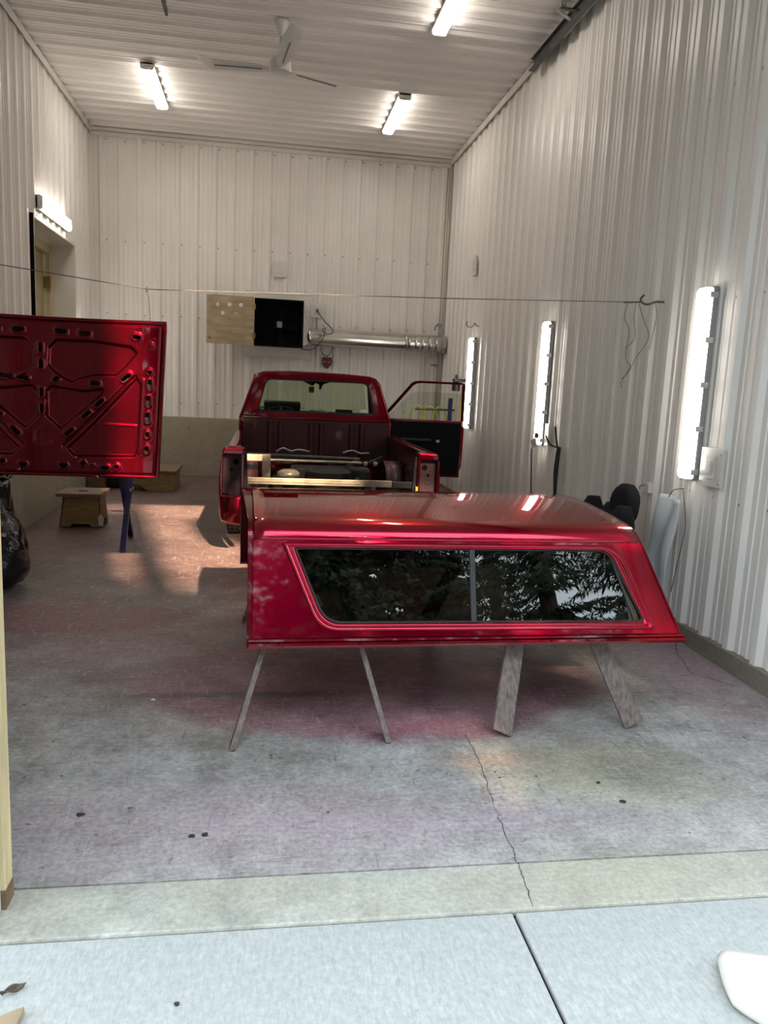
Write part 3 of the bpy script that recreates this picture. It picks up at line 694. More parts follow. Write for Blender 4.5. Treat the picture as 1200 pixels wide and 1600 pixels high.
# hooks
sh = MB().tube(wave([(2.60, 9.47, 2.30), (2.56, 9.47, 2.31), (2.54, 9.47, 2.34), (2.52, 9.48, 2.30), (2.47, 9.50, 2.29), (2.45, 9.52, 2.33), (2.46, 9.52, 2.36)]), .006, 6).build('wall_hook', 'rail_steel'); tag(sh, 'small S-shaped steel hook above the farthest strip light on the right wall', 'hook')
ch = thing('cable_hook', (2.60, 5.03, 2.15), 'dark steel hook holding the cable on the right wall', 'hook')
MB().tube(wave([(2.62, 4.95, 2.150), (2.57, 4.97, 2.150), (2.53, 5.00, 2.135), (2.50, 5.02, 2.145), (2.485, 5.02, 2.17), (2.50, 5.0, 2.195)]), .007, 7).build('hook', 'rail_steel', ch)
MB().tube([(2.49, 5.02, 2.150), (2.35, 4.98, 2.135)], .006, 6).build('twisted_end', 'wire', ch)
cb = MB().tube([(XL+.01, 4.95, 2.195), (-0.715, 4.95, 2.019), (1.179, 4.95, 2.083), (2.49, 5.01, 2.147)], .0028, 5).build('hanging_cable', 'wire'); tag(cb, 'thin steel cable stretched across the garage from wall to wall', 'cable')
MB().tube([(-0.72, 4.95, 2.021), (-.705, 4.94, 1.97), (-.695, 4.93, 1.80)], .0022, 5).build('hanger_wire', 'wire', cb)
MB().tube([(-1.93, 4.95, 2.145), (-1.93, 4.93, 1.80)], .0022, 5).build('hanger_wire', 'wire', cb)
MB().lathe((-.718, 4.95, 0), [(.006, 2.00), (.008, 2.02), (.006, 2.03)], 6).build('wire_knot', 'wire', cb)
def strand(pts, label):
    o = MB().tube(wave(pts, 5), .0022, 5).build('loose_wire', 'wire'); tag(o, label, 'wire')
xw = 2.56
strand([(2.44, 4.99, 2.145), (2.45, 5.02, 2.04), (xw, 5.20, 1.93), (xw, 5.34, 1.86)], 'loose wire strand hanging beside the cable hook, bent back towards the truck')
strand([(2.46, 5.00, 2.15), (2.50, 4.98, 2.03), (xw, 5.00, 1.92), (xw, 5.14, 1.80), (xw, 5.23, 1.72), (xw, 5.35, 1.62), (xw, 5.33, 1.58)], 'longest loose wire strand tangled below the cable hook')
strand([(2.38, 4.98, 2.14), (2.42, 5.10, 2.05), (xw, 5.30, 1.98), (xw, 5.32, 1.80), (xw, 5.22, 1.72), (xw, 5.35, 1.64)], 'loose wire strand looping left of the cable hook')
strand([(2.57, 4.97, 2.145), (2.58, 4.96, 2.05), (2.57, 4.97, 1.94), (2.57, 4.99, 1.84)], 'short straight wire strand hanging right of the cable hook')
# bundle of straps on a hook
bs = thing('strap_bundle', (2.55, 6.42, .6), 'bundle of black straps hanging from a forked hook on the right wall', 'straps')
MB().tube(wave([(2.50, 6.62, 1.14), (2.52, 6.55, 1.07), (2.56, 6.46, 1.05), (2.52, 6.38, 1.06), (2.47, 6.30, 1.16), (2.45, 6.28, 1.24)]), .008, 7).build('forked_hook', 'black_plastic', bs)
for k in range(6):
    yo = 6.42+random.uniform(-.05, .05); yb_ = 6.44+random.uniform(-.06, .05)
    MB().tube(wave([(2.55, yo, 1.06), (2.54, yo+random.uniform(-.02, .02), .85), (2.54, yb_, .58+random.uniform(0, .06))]), .009, 6).build('strap', 'black_rubber', bs)
B(2.50, 2.57, 6.36, 6.56, .56, .60).build('buckle', 'black_plastic', bs, bevel=0.008)
# cord and tag at the middle outlet
pg = thing('plug_and_cord', (2.54, 6.98, 1.08), 'black plug with a white paper tag and a cord hanging down from the outlet', 'cord')
B(2.50, 2.565, 6.86, 6.92, 1.10, 1.15).build('plug', 'black_plastic', pg, bevel=0.006)
MB().loft([[(x, y, z) for y, z in ((6.78, 1.035), (6.84, 1.11), (6.97, 1.07), (6.90, .995))] for x in (2.480, 2.483)]).build('tag', 'paper', pg)
for k in range(3): MB().loft([[(x, y, z) for y, z in ((6.80+k*.035, 1.045-k*.012), (6.845+k*.035, 1.10-k*.012), (6.853+k*.035, 1.097-k*.012), (6.808+k*.035, 1.042-k*.012))] for x in (2.477, 2.4795)]).build('tag_stripe', 'grey_housing', pg)
MB().tube(wave([(2.52, 6.90, 1.10), (2.52, 7.02, 1.0), (2.53, 7.02, .8), (2.54, 6.99, .5), (2.55, 6.97, .2), (2.56, 6.95, .075)]), .007, 6).build('cord', 'black_rubber', pg)
# small hook plate and white sheet strip
hk = thing('hook_plate', (2.60, 4.83, .90), 'small white hook plate on the right wall left of the white plastic strip', 'hook')
B(2.560, 2.598, 4.80, 4.86, .88, .95).build('plate', 'white_trim', hk, bevel=0.004); MB().tube([(2.56, 4.85, .93), (2.53, 4.86, .92), (2.53, 4.86, .90)], .004, 5).build('hook', 'rail_steel', hk)
ps = thing('plastic_strip', (2.56, 4.55, .15), 'white plastic sheet strip hanging from a hook under the nearest strip light', 'plastic sheet')
def strip_fn(u, v):
    z = .905-u*.77; w = .115+.05*min(1, u*1.6); yc_ = 4.475+u*.14
    return (2.545-.02*math.sin(v*PI*3)+.012*math.sin(u*9+v*4)-u*.02, yc_+(v-.5)*2*w, z-.010*math.sin(v*PI*2))
MB().grid(strip_fn, 26, 18).build('sheet', 'plastic_sheet', ps, smooth=True, solid=0.002)
MB().tube(wave([(2.60, 4.42, .965), (2.54, 4.43, .955), (2.53, 4.45, .93), (2.54, 4.49, .90)]), .003, 5).build('hook', 'rail_steel', ps)
MB().tube(wave([(2.58, 4.40, .96), (2.585, 4.34, .75), (2.585, 4.38, .5), (2.585, 4.42, .3)]), .003, 5).build('string', 'wire', ps)
# loose black car seat standing behind the cap
st = thing('car_seat', (2.27, 4.66, floor_z(4.6)), 'black fabric car seat with a tall headrest against the right wall behind the cap', 'car seat')
def pad(name, c, w, d, h, tilt, taper=1.0, par=st, yawd=0.0):
    rings = []
    for k in range(9):
        t = -1+2*k/8; sc_ = (1-abs(t)**3.2*.55); ww = w*sc_*(1+(taper-1)*(t+1)/2)
        rings.append([(c[0]+ww/2*math.copysign(abs(math.cos(a))**.55, math.cos(a))*math.sin(yawd)-d/2*sc_*math.copysign(abs(math.sin(a))**.6, math.sin(a))*math.cos(yawd)+tilt*t*h/2,
                       c[1]+ww/2*math.copysign(abs(math.cos(a))**.55, math.cos(a))*math.cos(yawd)+d/2*sc_*math.copysign(abs(math.sin(a))**.6, math.sin(a))*math.sin(yawd), c[2]+t*h/2) for a in [2*PI*i/20 for i in range(20)]])
    return MB().loft(rings).build(name, 'black_cloth', par, smooth=True)
pad('headrest', (2.30, 4.60, .825), .27, .13, .27, .10, 0.9)
pad('backrest', (2.25, 4.68, .49), .50, .18, .66, .12, 0.9)
pad('side_bolster', (2.20, 4.45, .58), .14, .18, .52, .10, 0.9); pad('side_bolster', (2.20, 4.90, .58), .14, .18, .52, .10, 0.9)
pad('seat_cushion', (2.05, 4.66, .20), .48, .44, .18, 0.0)
B(1.88, 2.24, 4.46, 4.86, .03, .13).build('seat_base', 'frame_black', st, bevel=0.01)

# ================================================================== TRUCK CAP ON SAWHORSES
CAP_O = Vector((-.043, 3.10, .412)); CAP_A = math.radians(1.5); LEAN = 0.35; CAP_W = 1.50
cap = thing('truck_cap', CAP_O, 'glossy dark red pickup truck cap with sliding side windows standing on boards', 'truck cap', rotz=CAP_A)
def u_end(w): return 1.975-.36*w-.10*w*w
def bez(p0, p1, p2, p3, n):
    out = []
    for k in range(n+1):
        t = k/n; out.append(tuple(p0[i]*(1-t)**3+3*p1[i]*t*(1-t)**2+3*p2[i]*t*t*(1-t)+p3[i]*t**3 for i in (0, 1)))
    return out
W1 = .425; P0 = (LEAN*W1, W1)
near = bez(P0, (P0[0]+.026, W1+.075), (.235, .4965), (.34, .512), 12)
crown = [(.34+.82*k/16, .512+.028*(1-((.34+.82*k/16-.75)/.41)**2)) for k in range(1, 16)]
prof = near + crown + [(CAP_W-v, w) for v, w in reversed(near)]
full = [(0.0, 0.0)] + prof + [(CAP_W, 0.0)]
# roof and shoulders
mb = MB(); nt = 24; k0 = len(prof)
for k in range(nt+1):
    t = k/nt; mb.v += [Vector((t*u_end(w), v, w)) for v, w in prof]
for i in range(nt):
    for j in range(k0-1): a = i*k0+j; mb.f.append((a, a+1, a+k0+1, a+k0))
mb.build('roof', 'red_paint', cap, smooth=True, world=False, solid=-0.006)
OUT = [(.130, .427-.012), (.289, .058), (1.845, .050), (1.690, .415)]
GLS = [(.187, .393), (.313, .090), (1.788, .084), (1.635, .393)]
outl = round_poly(OUT, [.0, .085, .035, .11], 8); outl = [OUT[0]]*9 + outl[1:]
glsl = round_poly(GLS, [.012, .075, .02, .06], 8)
midl = [((a[0]*.55+b[0]*.45), (a[1]*.55+b[1]*.45)) for a, b in zip(outl, glsl)]
def clip_u(poly, lo, hi):
    for lim, sg in ((lo, 1), (hi, -1)):
        out = []
        for i in range(len(poly)):
            a, b = poly[i], poly[(i+1) % len(poly)]; ina = sg*(a[0]-lim) >= 0; inb = sg*(b[0]-lim) >= 0
            if ina: out.append(a)
            if ina != inb:
                t = (lim-a[0])/(b[0]-a[0]); out.append((lim, a[1]+t*(b[1]-a[1])))
        poly = out
    return poly
def side(far):
    T = (lambda u, w, d: (u, CAP_W-(LEAN*w+d), w)) if far else (lambda u, w, d: (u, LEAN*w+d, w))
    edge = [(u_end(W1*k/6), W1*k/6) for k in range(7)]
    outer = [(0, 0)] + edge + [(0, W1)]
    sp = holed(MB(), outer, [glsl], T, 0.0, .006).build('side_panel', 'red_paint', cap, world=False)
    rings = []
    for o, m, g in zip(outl, midl, glsl):
        q = lambda a, b, t: (a[0]*(1-t)+b[0]*t, a[1]*(1-t)+b[1]*t)
        rings.append([T(*o, -.0005), T(*q(o, m, .35), -.009), T(*q(o, m, .8), -.010), T(*q(o, m, 1.0), -.003), T(*q(m, g, .35), -.009), T(*q(m, g, .8), -.006), T(*g, .008)])
    MB().loft(rings, False, True).build('window_moulding', 'red_paint', sp, smooth=True, world=False)
    cx = sum(p[0] for p in glsl)/len(glsl); cz = sum(p[1] for p in glsl)/len(glsl)
    ins = [(p[0]+(cx-p[0])*.010, p[1]+(cz-p[1])*.035) for p in glsl]
    MB().loft([[T(*p, .004), T(*p, -.001), T(*i, .000), T(*i, .010)] for p, i in zip(glsl, ins)], False, True).build('gasket', 'black_rubber', sp, world=False)
    for lo, hi, d in ((0, .968, .007), (.980, 1.9, .010)):
        MB().prism(clip_u(glsl, lo, hi), lambda u, w, dd: T(u, w, dd), d, d+.003).build('window_pane', 'tinted_glass', sp, world=False)
    MB().prism([(.962, .090), (.986, .090), (.988, .392), (.964, .392)], lambda u, w, d: T(u, w, d), -.003, .014).build('mullion', 'chrome_bar', sp, world=False, bevel=0.003)
    MB().prism([(1.738, .088), (1.750, .088), (1.643, .384), (1.631, .384)], lambda u, w, d: T(u, w, d), .004, .013).build('slider_frame', 'chrome_bar', sp, world=False)
    # bottom lip with rivets
    MB().loft([[T(u, w, d) for w, d in ((-.004, -.010), (.006, -.013), (.016, -.012), (.019, -.004), (.021, -.009), (.030, -.008), (.033, 0), (-.004, .012))] for u in (-.004, 1.0, u_end(0)+.004)]).build('bottom_lip', 'red_dark', sp, world=False)
    for k in range(11):
        u = .12+k*.172; MB().loft([[T(u+r*math.cos(2*PI*i/8), .011+r*math.sin(2*PI*i/8), d) for i in range(8)] for r, d in ((.006, -.012), (.004, -.016))]).build('rivet', 'red_dark', sp, world=False)
    return sp
side(False); side(True)
def end_face(name, uf, win, d0, d1):
    wq = round_poly(win, .04, 5)
    sp = holed(MB(), full, [wq], lambda v, w, d: (uf(w)+d, v, w), d0, d1).build(name, 'red_dark', cap, world=False)
    MB().prism(wq, lambda v, w, d: (uf(w)+d, v, w), (d0+d1)/2-.002, (d0+d1)/2+.002).build('window_pane', 'tinted_glass', sp, world=False)
    return sp
end_face('front_end', lambda w: 0.0, [(.30, .12), (1.20, .12), (1.14, .42), (.36, .42)], .004, .012)
end_face('rear_end', u_end, [(.26, .10), (1.24, .10), (1.16, .42), (.34, .42)], -.012, -.002)
# front flange, set proud of the roof edge
def off(pr_, e):
    cx, cz = .75, .22; return [(cx+(v-cx)*(1+e), cz+(w-cz)*(1+e*1.6)) for v, w in pr_]
fo = off(full, .006); fi = off(full, -.05)
def flu(v): return -.012-.035*max(0.0, min(1.0, (v-.30)/.9))**0.6
MB().loft([[(flu(a[0]), a[0], a[1]), (.006, a[0], a[1]), (.004, b[0], b[1]), (flu(a[0])+.002, b[0], b[1])] for a, b in zip(fo, fi)], True, False).build('front_flange', 'red_dark', cap, world=False)

# sawhorses: two boards splayed on either side, beam under the cap roof
def sawhorse(label, feet, tops, beam_x, edge_on, tilt):
    t = thing('sawhorse', (beam_x, 3.85, floor_z(3.85)), label, 'sawhorse', 'board sawhorses holding up the truck cap')
    for sgn in (-1, 1):
        for (fx, fy_), (tx, ty) in zip(feet, tops):
            y = lambda q: 3.85+sgn*(3.85-q) if sgn > 0 else q
            a = Vector((fx, y(fy_), floor_z(y(fy_))+.003)); b = Vector((tx, y(ty), .845))
            d = (b-a).normalized()
            if edge_on: wx, wy = .024, .070
            else: wx, wy = .085, .024
            def ring(p):
                return [p+Vector((i*wx/2, j*wy/2, 0)) for i, j in ((-1, -1), (1, -1), (1, 1), (-1, 1))]
            low = ring(a)
            if not edge_on:      # feet cut on the slant
                for q in (0, 3): low[q].z += .04 if tx > fx else 0
                for q in (1, 2): low[q].z += 0 if tx > fx else .04
            MB().loft([low, ring(a+(b-a)*.5), ring(b)]).build('leg', 'old_board', t, bevel=0.002)
    B(beam_x-.05, beam_x+.05, 3.44, 4.26, .835, .872).build('beam', 'old_board', t, bevel=0.003)
    for y_ in (3.44, 4.26): MB().bar((tops[0][0]-.10, y_+.03*(1 if y_ > 3.8 else -1)*-1, .60), (tops[1][0]+.10, y_+.03*(1 if y_ > 3.8 else -1)*-1, .60), .02, .09).build('brace', 'old_board', t)
    return t
sawhorse('sawhorse of thin boards seen edge on under the left half of the cap', ((-.102, 3.014), (.549, 3.047)), ((.165, 3.46), (.30, 3.46)), .232, True, 0)
sawhorse('sawhorse of wide boards seen face on under the right half of the cap', ((1.057, 3.049), (1.700, 3.100)), ((1.27, 3.46), (1.375, 3.46)), 1.322, False, 0)
pk = B(.14, 1.28, 3.55, 3.63, .648, .672).build('loose_board', 'board_pink', bevel=0.003); tag(pk, 'loose pinkish board lying across the sawhorse braces inside the cap', 'board')

# ================================================================== HOOD HANGING FROM THE CABLE
import numpy as np
HY = 4.9
def hp(x, y, Y=HY):
    """photo pixel -> point on the upright plane Y"""
    d = CF+CR*((x-600)/1200)-CU*((y-800)/1200); t = Y/d.y; return (d.x*t, 1.5+d.z*t)
AX = -1.312                                            # the hood's own centre line
hood = thing('car_hood', (AX, HY, 0.88), 'upright red car hood hanging from the cable with its ribbed underside to the camera', 'car hood')
ZB, ZT = 0.885, 1.815
def half_w(z): return .660+(z-ZB)/(ZT-ZB)*.048
def bow(x, z):   # gentle crown of the panel
    s = (x-AX)/.7; return .035*s*s
NX, NZ = 250, 166
uu = np.linspace(-1, 1, NX+1); zz = np.linspace(0, 1, NZ+1)
UU, ZZ = np.meshgrid(uu, zz, indexing='ij')
Zg = ZB+ZZ*(ZT-ZB)+.018*(UU**2)*(ZZ-.35)
Xg = AX+UU*(.660+(Zg-ZB)/(ZT-ZB)*.048)
A = np.abs(Xg-AX)
def poly_px(pts): return [(hp(x, y)[0]-AX, hp(x, y)[1]) for x, y in pts]
def sd_poly(poly, X, Z):
    """signed distance, negative inside"""
    d = np.full(X.shape, 1e9); ins = np.zeros(X.shape, bool); n = len(poly)
    for i in range(n):
        x0, z0 = poly[i]; x1, z1 = poly[(i+1) % n]; ex, ez = x1-x0, z1-z0
        t = np.clip(((X-x0)*ex+(Z-z0)*ez)/(ex*ex+ez*ez+1e-12), 0, 1)
        d = np.minimum(d, np.hypot(X-x0-t*ex, Z-z0-t*ez))
        c = ((z0 > Z) != (z1 > Z)) & (X < (x1-x0)*(Z-z0)/((z1-z0) if abs(z1-z0) > 1e-9 else 1e-9)+x0); ins ^= c
    return np.where(ins, -d, d)
def step(d, w): t = np.clip(d/w, 0, 1); return t*t*(3-2*t)
pockets = [
    [(79, 543), (90, 532), (150, 535), (205, 543), (213, 552), (196, 572), (182, 585), (150, 585), (125, 590), (112, 596), (98, 588), (85, 578), (78, 570)],
    [(76, 610), (82, 604), (130, 612), (162, 609), (158, 616), (130, 640), (96, 668), (76, 650)],
    [(213, 592), (219, 600), (214, 700), (210, 712), (118, 711), (108, 700), (150, 660)],
]
H = np.full(Xg.shape, .032)
for p in pockets: H = np.minimum(H, .032*step(sd_poly(poly_px(p), A, Zg)+.003, .013))
def seg_d(p, q):
    (x0, z0), (x1, z1) = poly_px([p])[0], poly_px([q])[0]; ex, ez = x1-x0, z1-z0
    t = np.clip(((A-x0)*ex+(Zg-z0)*ez)/(ex*ex+ez*ez), 0, 1); return np.hypot(A-x0-t*ex, Zg-z0-t*ez)
H += -.016*(1-step(seg_d((100, 696), (212, 588)), .011))             # groove beside the diagonal
H += .010*(1-step(seg_d((224, 594), (218, 708)), .010))              # long bead by the right edge
H += .005*(1-step(np.abs(sd_poly(poly_px([(67, 668), (80, 674), (82, 690), (67, 698)]) + [(-.0, 1.05)], A, Zg)), .006))
H += .006*(1-step(seg_d((150, 662), (212, 666)), .008))
# rolled edge all round
edge = np.minimum(np.minimum((1-np.abs(UU))*.68, ZZ*(ZT-ZB)), (1-ZZ)*(ZT-ZB))
H = np.where(edge < .026, H*0+.006+.012*step(.022-edge, .012), H)
# slots: (px centre, long, short, angle)
SL = [((98, 518), 20, 9, -4), ((134, 521.5), 20, 9, -4), ((214, 527), 15, 9, -8), ((149.6, 599), 18, 9, 0), ((90, 592), 13, 9, 40),
      ((198, 590), 20, 9, 43), ((156, 629.6), 20, 9, 43), ((136, 647.6), 20, 9, 43), ((110, 674.6), 20, 9, 43),
      ((234, 582), 9, 8, 90), ((234, 601.5), 20, 8, 90), ((232, 627), 20, 8, 90), ((231, 653), 20, 8, 90), ((230, 680), 13, 8, 90), ((229, 703), 15, 8, 90),
      ((101, 725.7), 15, 8, 0), ((131.6, 723), 10, 10, 0), ((165, 730.5), 16, 9, 0), ((183, 729), 9, 9, 0), ((147, 726), 5, 5, 0),
      ((237, 540), 5, 5, 90)]
SC = [((68.6, 543), 17, 9, 90), ((67.5, 569), 17, 9, 90), ((66, 613), 17, 9, 90), ((65.5, 638), 17, 9, 90)]
hole = np.zeros(Xg.shape, bool); px = .00378
def cut(c, L, S, ang, AA):
    global H, hole
    cx, cz = hp(*c); cx -= AX; a = math.radians(ang)
    if AA is XgC: cx = 0.0
    dx, dz = AA-cx, Zg-cz; s = dx*math.cos(a)+dz*math.sin(a); r = -dx*math.sin(a)+dz*math.cos(a)
    rad = S*px/2; hl = max(0, L*px/2-rad); d = np.hypot(np.maximum(0, np.abs(s)-hl), r)-rad
    H = H + .009*np.exp(-(d/.006)**2); hole |= d < -.001
XgC = Xg-AX
for c, L, S, g_ in SL: cut(c, L, S, g_, A)
for c, L, S, g_ in SC: cut(c, L, S, g_, XgC)
cut((11+0, 587), 20, 8, 0, XgC*1.0+0)   # mid-left slots have no twin
cut((39, 589.6), 20, 8, 0, XgC*1.0+0)
mb = MB()
mb.v = [Vector((float(Xg[i, j]), HY-float(H[i, j])+bow(float(Xg[i, j]), 0), float(Zg[i, j]))) for i in range(NX+1) for j in range(NZ+1)]
for i in range(NX):
    for j in range(NZ):
        if hole[i, j] and hole[i+1, j] and hole[i, j+1] and hole[i+1, j+1]: continue
        a = i*(NZ+1)+j; mb.f.append((a, a+NZ+1, a+NZ+2, a+1))
mb.build('inner_frame', 'hood_red_shaded', hood, smooth=True, recalc=False, label='stamped inner frame with slotted holes')
mb = MB()
mb.grid(lambda u, v: (AX+(2*u-1)*half_w(ZB+v*(ZT-ZB)), HY+.022+bow(AX+(2*u-1)*.7, 0), ZB+v*(ZT-ZB)+.018*((2*u-1)**2)*(v-.35)), 24, 14)
mb.build('slot_shade_sheet', 'frame_black', hood, smooth=True, solid=0.002)  # dark sheet added so the slots read as shaded hollows
mb = MB()
mb.grid(lambda u, v: (AX+(2*u-1)*half_w(ZB+v*(ZT-ZB)), HY+.029+bow(AX+(2*u-1)*.7, 0), ZB+v*(ZT-ZB)+.018*((2*u-1)**2)*(v-.35)), 24, 14)
mb.build('outer_skin', 'red_paint', hood, smooth=True, solid=0.003)
rim = [(u, 0.0) for u in np.linspace(-1, 1, 20)] + [(1.0, v) for v in np.linspace(.05, .95, 12)] + [(u, 1.0) for u in np.linspace(1, -1, 20)] + [(-1.0, v) for v in np.linspace(.95, .05, 12)]
MB().tube([(AX+u*half_w(ZB+v*(ZT-ZB)), HY+.004+bow(AX+u*.7, 0), ZB+v*(ZT-ZB)+.018*u*u*(v-.35)) for u, v in rim], .009, 8, closed=True).build('hem_edge', 'hood_red_shaded', hood, smooth=True)
for x, y in ((117, 715), (240, 530), (29, 733), (150, 745)):
    a, b = hp(x, y, HY-.03); m_ = MB().lathe((a, HY-.036+bow(a, 0), b), [(.012, .012), (.012, 0), (.005, -.004)], 8, 'Y').build('clip', 'red_dark', hood)

# ================================================================== PICKUP TRUCK
TX, TY = 0.548, 6.15            # centre line, tail plane
CABY = 8.30                     # rear wall of the cab
gz = floor_z(7.4)
trk = thing('pickup_truck', (TX, 8.4, floor_z(8.4)), 'dark red pickup truck without tailgate, bed floor or tail lights, facing the back wall', 'pickup truck')
T = lambda x, y, z: (TX+x, y, z)
def mir(fn):
    for s in (-1, 1): fn(s)
RAX = 7.40; FAX = 10.22         # axles
# bed sides: skin with wheel arch, rail, inner flange
def bed_side(s):
    def low(y):
        r = .43; d = abs(y-RAX)
        base = .40
        return max(base, gz+.33+math.sqrt(max(0, r*r-d*d))*.97) if d < r else base
    def xb(z): return .862+.028*math.sin(PI*min(1, max(0, (z-.38)/.60)))-.03*max(0, (z-.90)/.09)**2
    ys = [TY+.02+(CABY-.06-TY-.02)*k/60 for k in range(61)]
    mb = MB().grid(lambda u, v: T(s*xb(low(ys[round(u*60)])+(.985-low(ys[round(u*60)]))*v), ys[round(u*60)], low(ys[round(u*60)])+(.985-low(ys[round(u*60)]))*v), 60, 10)
    side_ = mb.build('bed_side', 'truck_red_shaded', trk, smooth=True, solid=0.004)
    MB().loft([[T(s*x, y, z) for x, z in ((.832, .985), (.82, .990), (.765, .990), (.755, .983), (.757, .93), (.765, .93), (.766, .975), (.830, .975))] for y in (TY+.03, CABY-.06)]).build('bed_rail', 'red_dark', trk, angle=0.6)
    MB().grid(lambda u, v: T(s*(.775+.02*v), TY+.06+u*(CABY-.14-TY), .93-v*(.93-max(.56, (gz+.72 if abs(TY+.06+u*(CABY-.14-TY)-RAX) < .42 else .56)))), 40, 6).build('inner_side', 'bed_red', trk, smooth=False, solid=0.004)
    MB().grid(lambda u, v: T(s*(.60+.20*v), RAX+.40*math.cos(PI*u), gz+.33+.40*math.sin(PI*u)), 16, 2).build('wheel_house', 'bed_red', trk, smooth=True, solid=0.004)
mir(bed_side)
# tail corners
def corner(s):
    # top cap
    MB().loft([[T(s*x, y, z) for x, z in ((.70, .925), (.868, .925), (.872, .95), (.856, .983), (.70, .990))] for y in (TY-.012, TY+.10)]).build('corner_cap', 'truck_red_shaded', trk, bevel=0.012, seg=3)
    # lower quarter
    def lq(u, v):
        a = u*PI/2*1.05; z = .60-v*.235
        bulge = .02*math.sin(PI*v)
        return T(s*(.705+.175*math.sin(a)**.75+bulge*.5), TY-.035+.16*(1-math.cos(a))+.02*(v-.3)-bulge, z+.012*math.sin(u*3))
    MB().grid(lq, 14, 10).build('lower_quarter', 'truck_red_shaded', trk, smooth=True, solid=0.006)
    MB().loft([[T(s*x, y, z) for x, z in ((.66, .38), (.705, .38), (.705, .60), (.66, .60))] for y in (TY-.005, TY+.02)]).build('lower_flange', 'red_dark', trk, bevel=0.004)
    # lamp opening: frame and bare housing plate
    hs_ = MB().loft([[T(s*x, y, z) for x, z in ((.722, .60), (.868, .60), (.868, .925), (.722, .925))] for y in (TY+.05, TY+.056)]).build('lamp_housing', 'plum_primer', trk, label='empty tail lamp housing in purple primer')
    for x, z, r, m in ((.765, .865, .024, 'dark_void'), (.80, .80, .013, 'dark_void'), (.795, .735, .018, 'black_plastic'), (.775, .66, .018, 'plum_primer')):
        MB().lathe(T(s*x, TY+.05, z), [(r, 0), (r, -.006), (r*.6, -.007)], 12, 'Y').build('socket', m, hs_)
    MB().loft([[T(s*x, y, z) for x, z in ((.866, .585), (.884, .585), (.890, .75), (.876, .93), (.862, .93))] for y in (TY-.005, TY+.09)]).build('outer_post', 'truck_red_shaded', trk, bevel=0.006)
    MB().loft([[T(s*x, y, z) for x, z in ((.700, .585), (.722, .585), (.722, .93), (.700, .93))] for y in (TY-.005, TY+.09)]).build('inner_post', 'red_dark', trk, bevel=0.004)
    MB().loft([[T(s*x, y, z) for x, z in ((.655, .40), (.70, .40), (.70, .95), (.68, .95))] for y in (TY+.02, TY+.03)]).build('striker_plate', 'frame_black', trk)
    MB().loft([[T(s*x, y, z) for x, z in ((.722, .590), (.868, .590), (.868, .602), (.722, .602))] for y in (TY-.005, TY+.056)]).build('lamp_shelf', 'truck_red_shaded', trk)
mir(corner)
# bed front wall with pressed ribs
B(TX-.77, TX+.77, CABY-.10, CABY-.085, .72, 1.135).build('headboard', 'bed_red', trk)
B(TX-.78, TX+.78, CABY-.115, CABY-.05, 1.128, 1.150).build('headboard_rail', 'red_dark', trk, bevel=0.006)
B(TX-.77, TX+.77, CABY-.16, CABY-.08, .685, .722).build('headboard_sill', 'frame_black', trk, bevel=0.004)
for c in (-.43, 0.0, .43):
    for d in (-.055, .055):
        MB().loft([[T(c+d+x, y, z) for x, y in ((-.030, CABY-.10), (-.018, CABY-.122), (.018, CABY-.122), (.030, CABY-.10))] for z in (.725, 1.10)]).build('pressed_rib', 'bed_red', trk)
# chassis showing where the bed floor is missing
for s in (-1, 1):
    B(TX+s*.42-.035, TX+s*.42+.035, 6.35, 11.0, .43, .56).build('frame_rail', 'frame_black', trk, bevel=0.006)
    MB().tube(wave([T(s*.50, 6.55, .50), T(s*.50, 7.0, .40), T(s*.50, RAX, .385), T(s*.50, 7.85, .42), T(s*.50, 8.2, .50)]), .026, 6).build('leaf_spring', 'frame_black', trk)
    MB().tube([T(s*.36, 7.15, .42), T(s*.30, 6.95, .66)], .025, 10).build('shock_absorber', 'rail_steel', trk)
MB().tube([T(-.72, RAX, gz+.33), T(-.2, RAX, gz+.33), T(.2, RAX, gz+.33), T(.72, RAX, gz+.33)], .04, 12).build('axle', 'frame_black', trk)
MB().lathe(T(-.15, RAX, gz+.33), [(.03, -.19), (.13, -.12), (.15, 0), (.13, .12), (.03, .19)], 18, 'Y').build('differential', 'frame_black', trk, smooth=True)
for y, z, m in ((6.75, .53, 'frame_black'), (7.75, .54, 'frame_black'), (8.15, .56, 'frame_black')): B(TX-.42, TX+.42, y-.03, y+.03, z, z+.05).build('crossmember', m, trk, bevel=0.004)
rb = thing_ = B(TX-.72, TX+.50, 6.20, 6.24, .690, .742).build('rear_crossbar', 'frame_steel', trk, bevel=0.004, label='bare steel rear crossbar')
B(TX+.50, TX+.70, 6.195, 6.245, .685, .738).build('crossbar_end', 'black_plastic', trk, bevel=0.006)
B(TX-.72, TX+.50, 6.19, 6.20, .712, .717).build('crossbar_lip', 'frame_steel', rb)
B(TX-.56, TX-.49, 6.52, 6.57, .66, .90).build('upright_bracket', 'frame_steel', trk, bevel=0.004)
B(TX-.74, TX-.50, 6.95, 7.0, .80, .86).build('side_bracket', 'frame_steel', trk, bevel=0.004)
MB().tube([T(-.50, 6.95, .815), T(.35, 7.05, .80)], .012, 8).build('fuel_pipe', 'frame_steel', trk)
MB().tube([T(-.70, 7.6, .80), T(.40, 7.6, .78)], .018, 8).build('cross_pipe', 'rail_steel', trk)
MB().tube(wave([T(.10, 6.9, .70), T(.30, 7.2, .80), T(.42, 7.4, .76), T(.6, 7.5, .82)]), .012, 7).build('brake_hose', 'black_rubber', trk)
MB().lathe(T(-.33, 6.75, .70), [(.10, 0), (.10, .03), (.06, .055), (.02, .06)], 18).build('fuel_sender', 'frame_steel', trk, smooth=True)
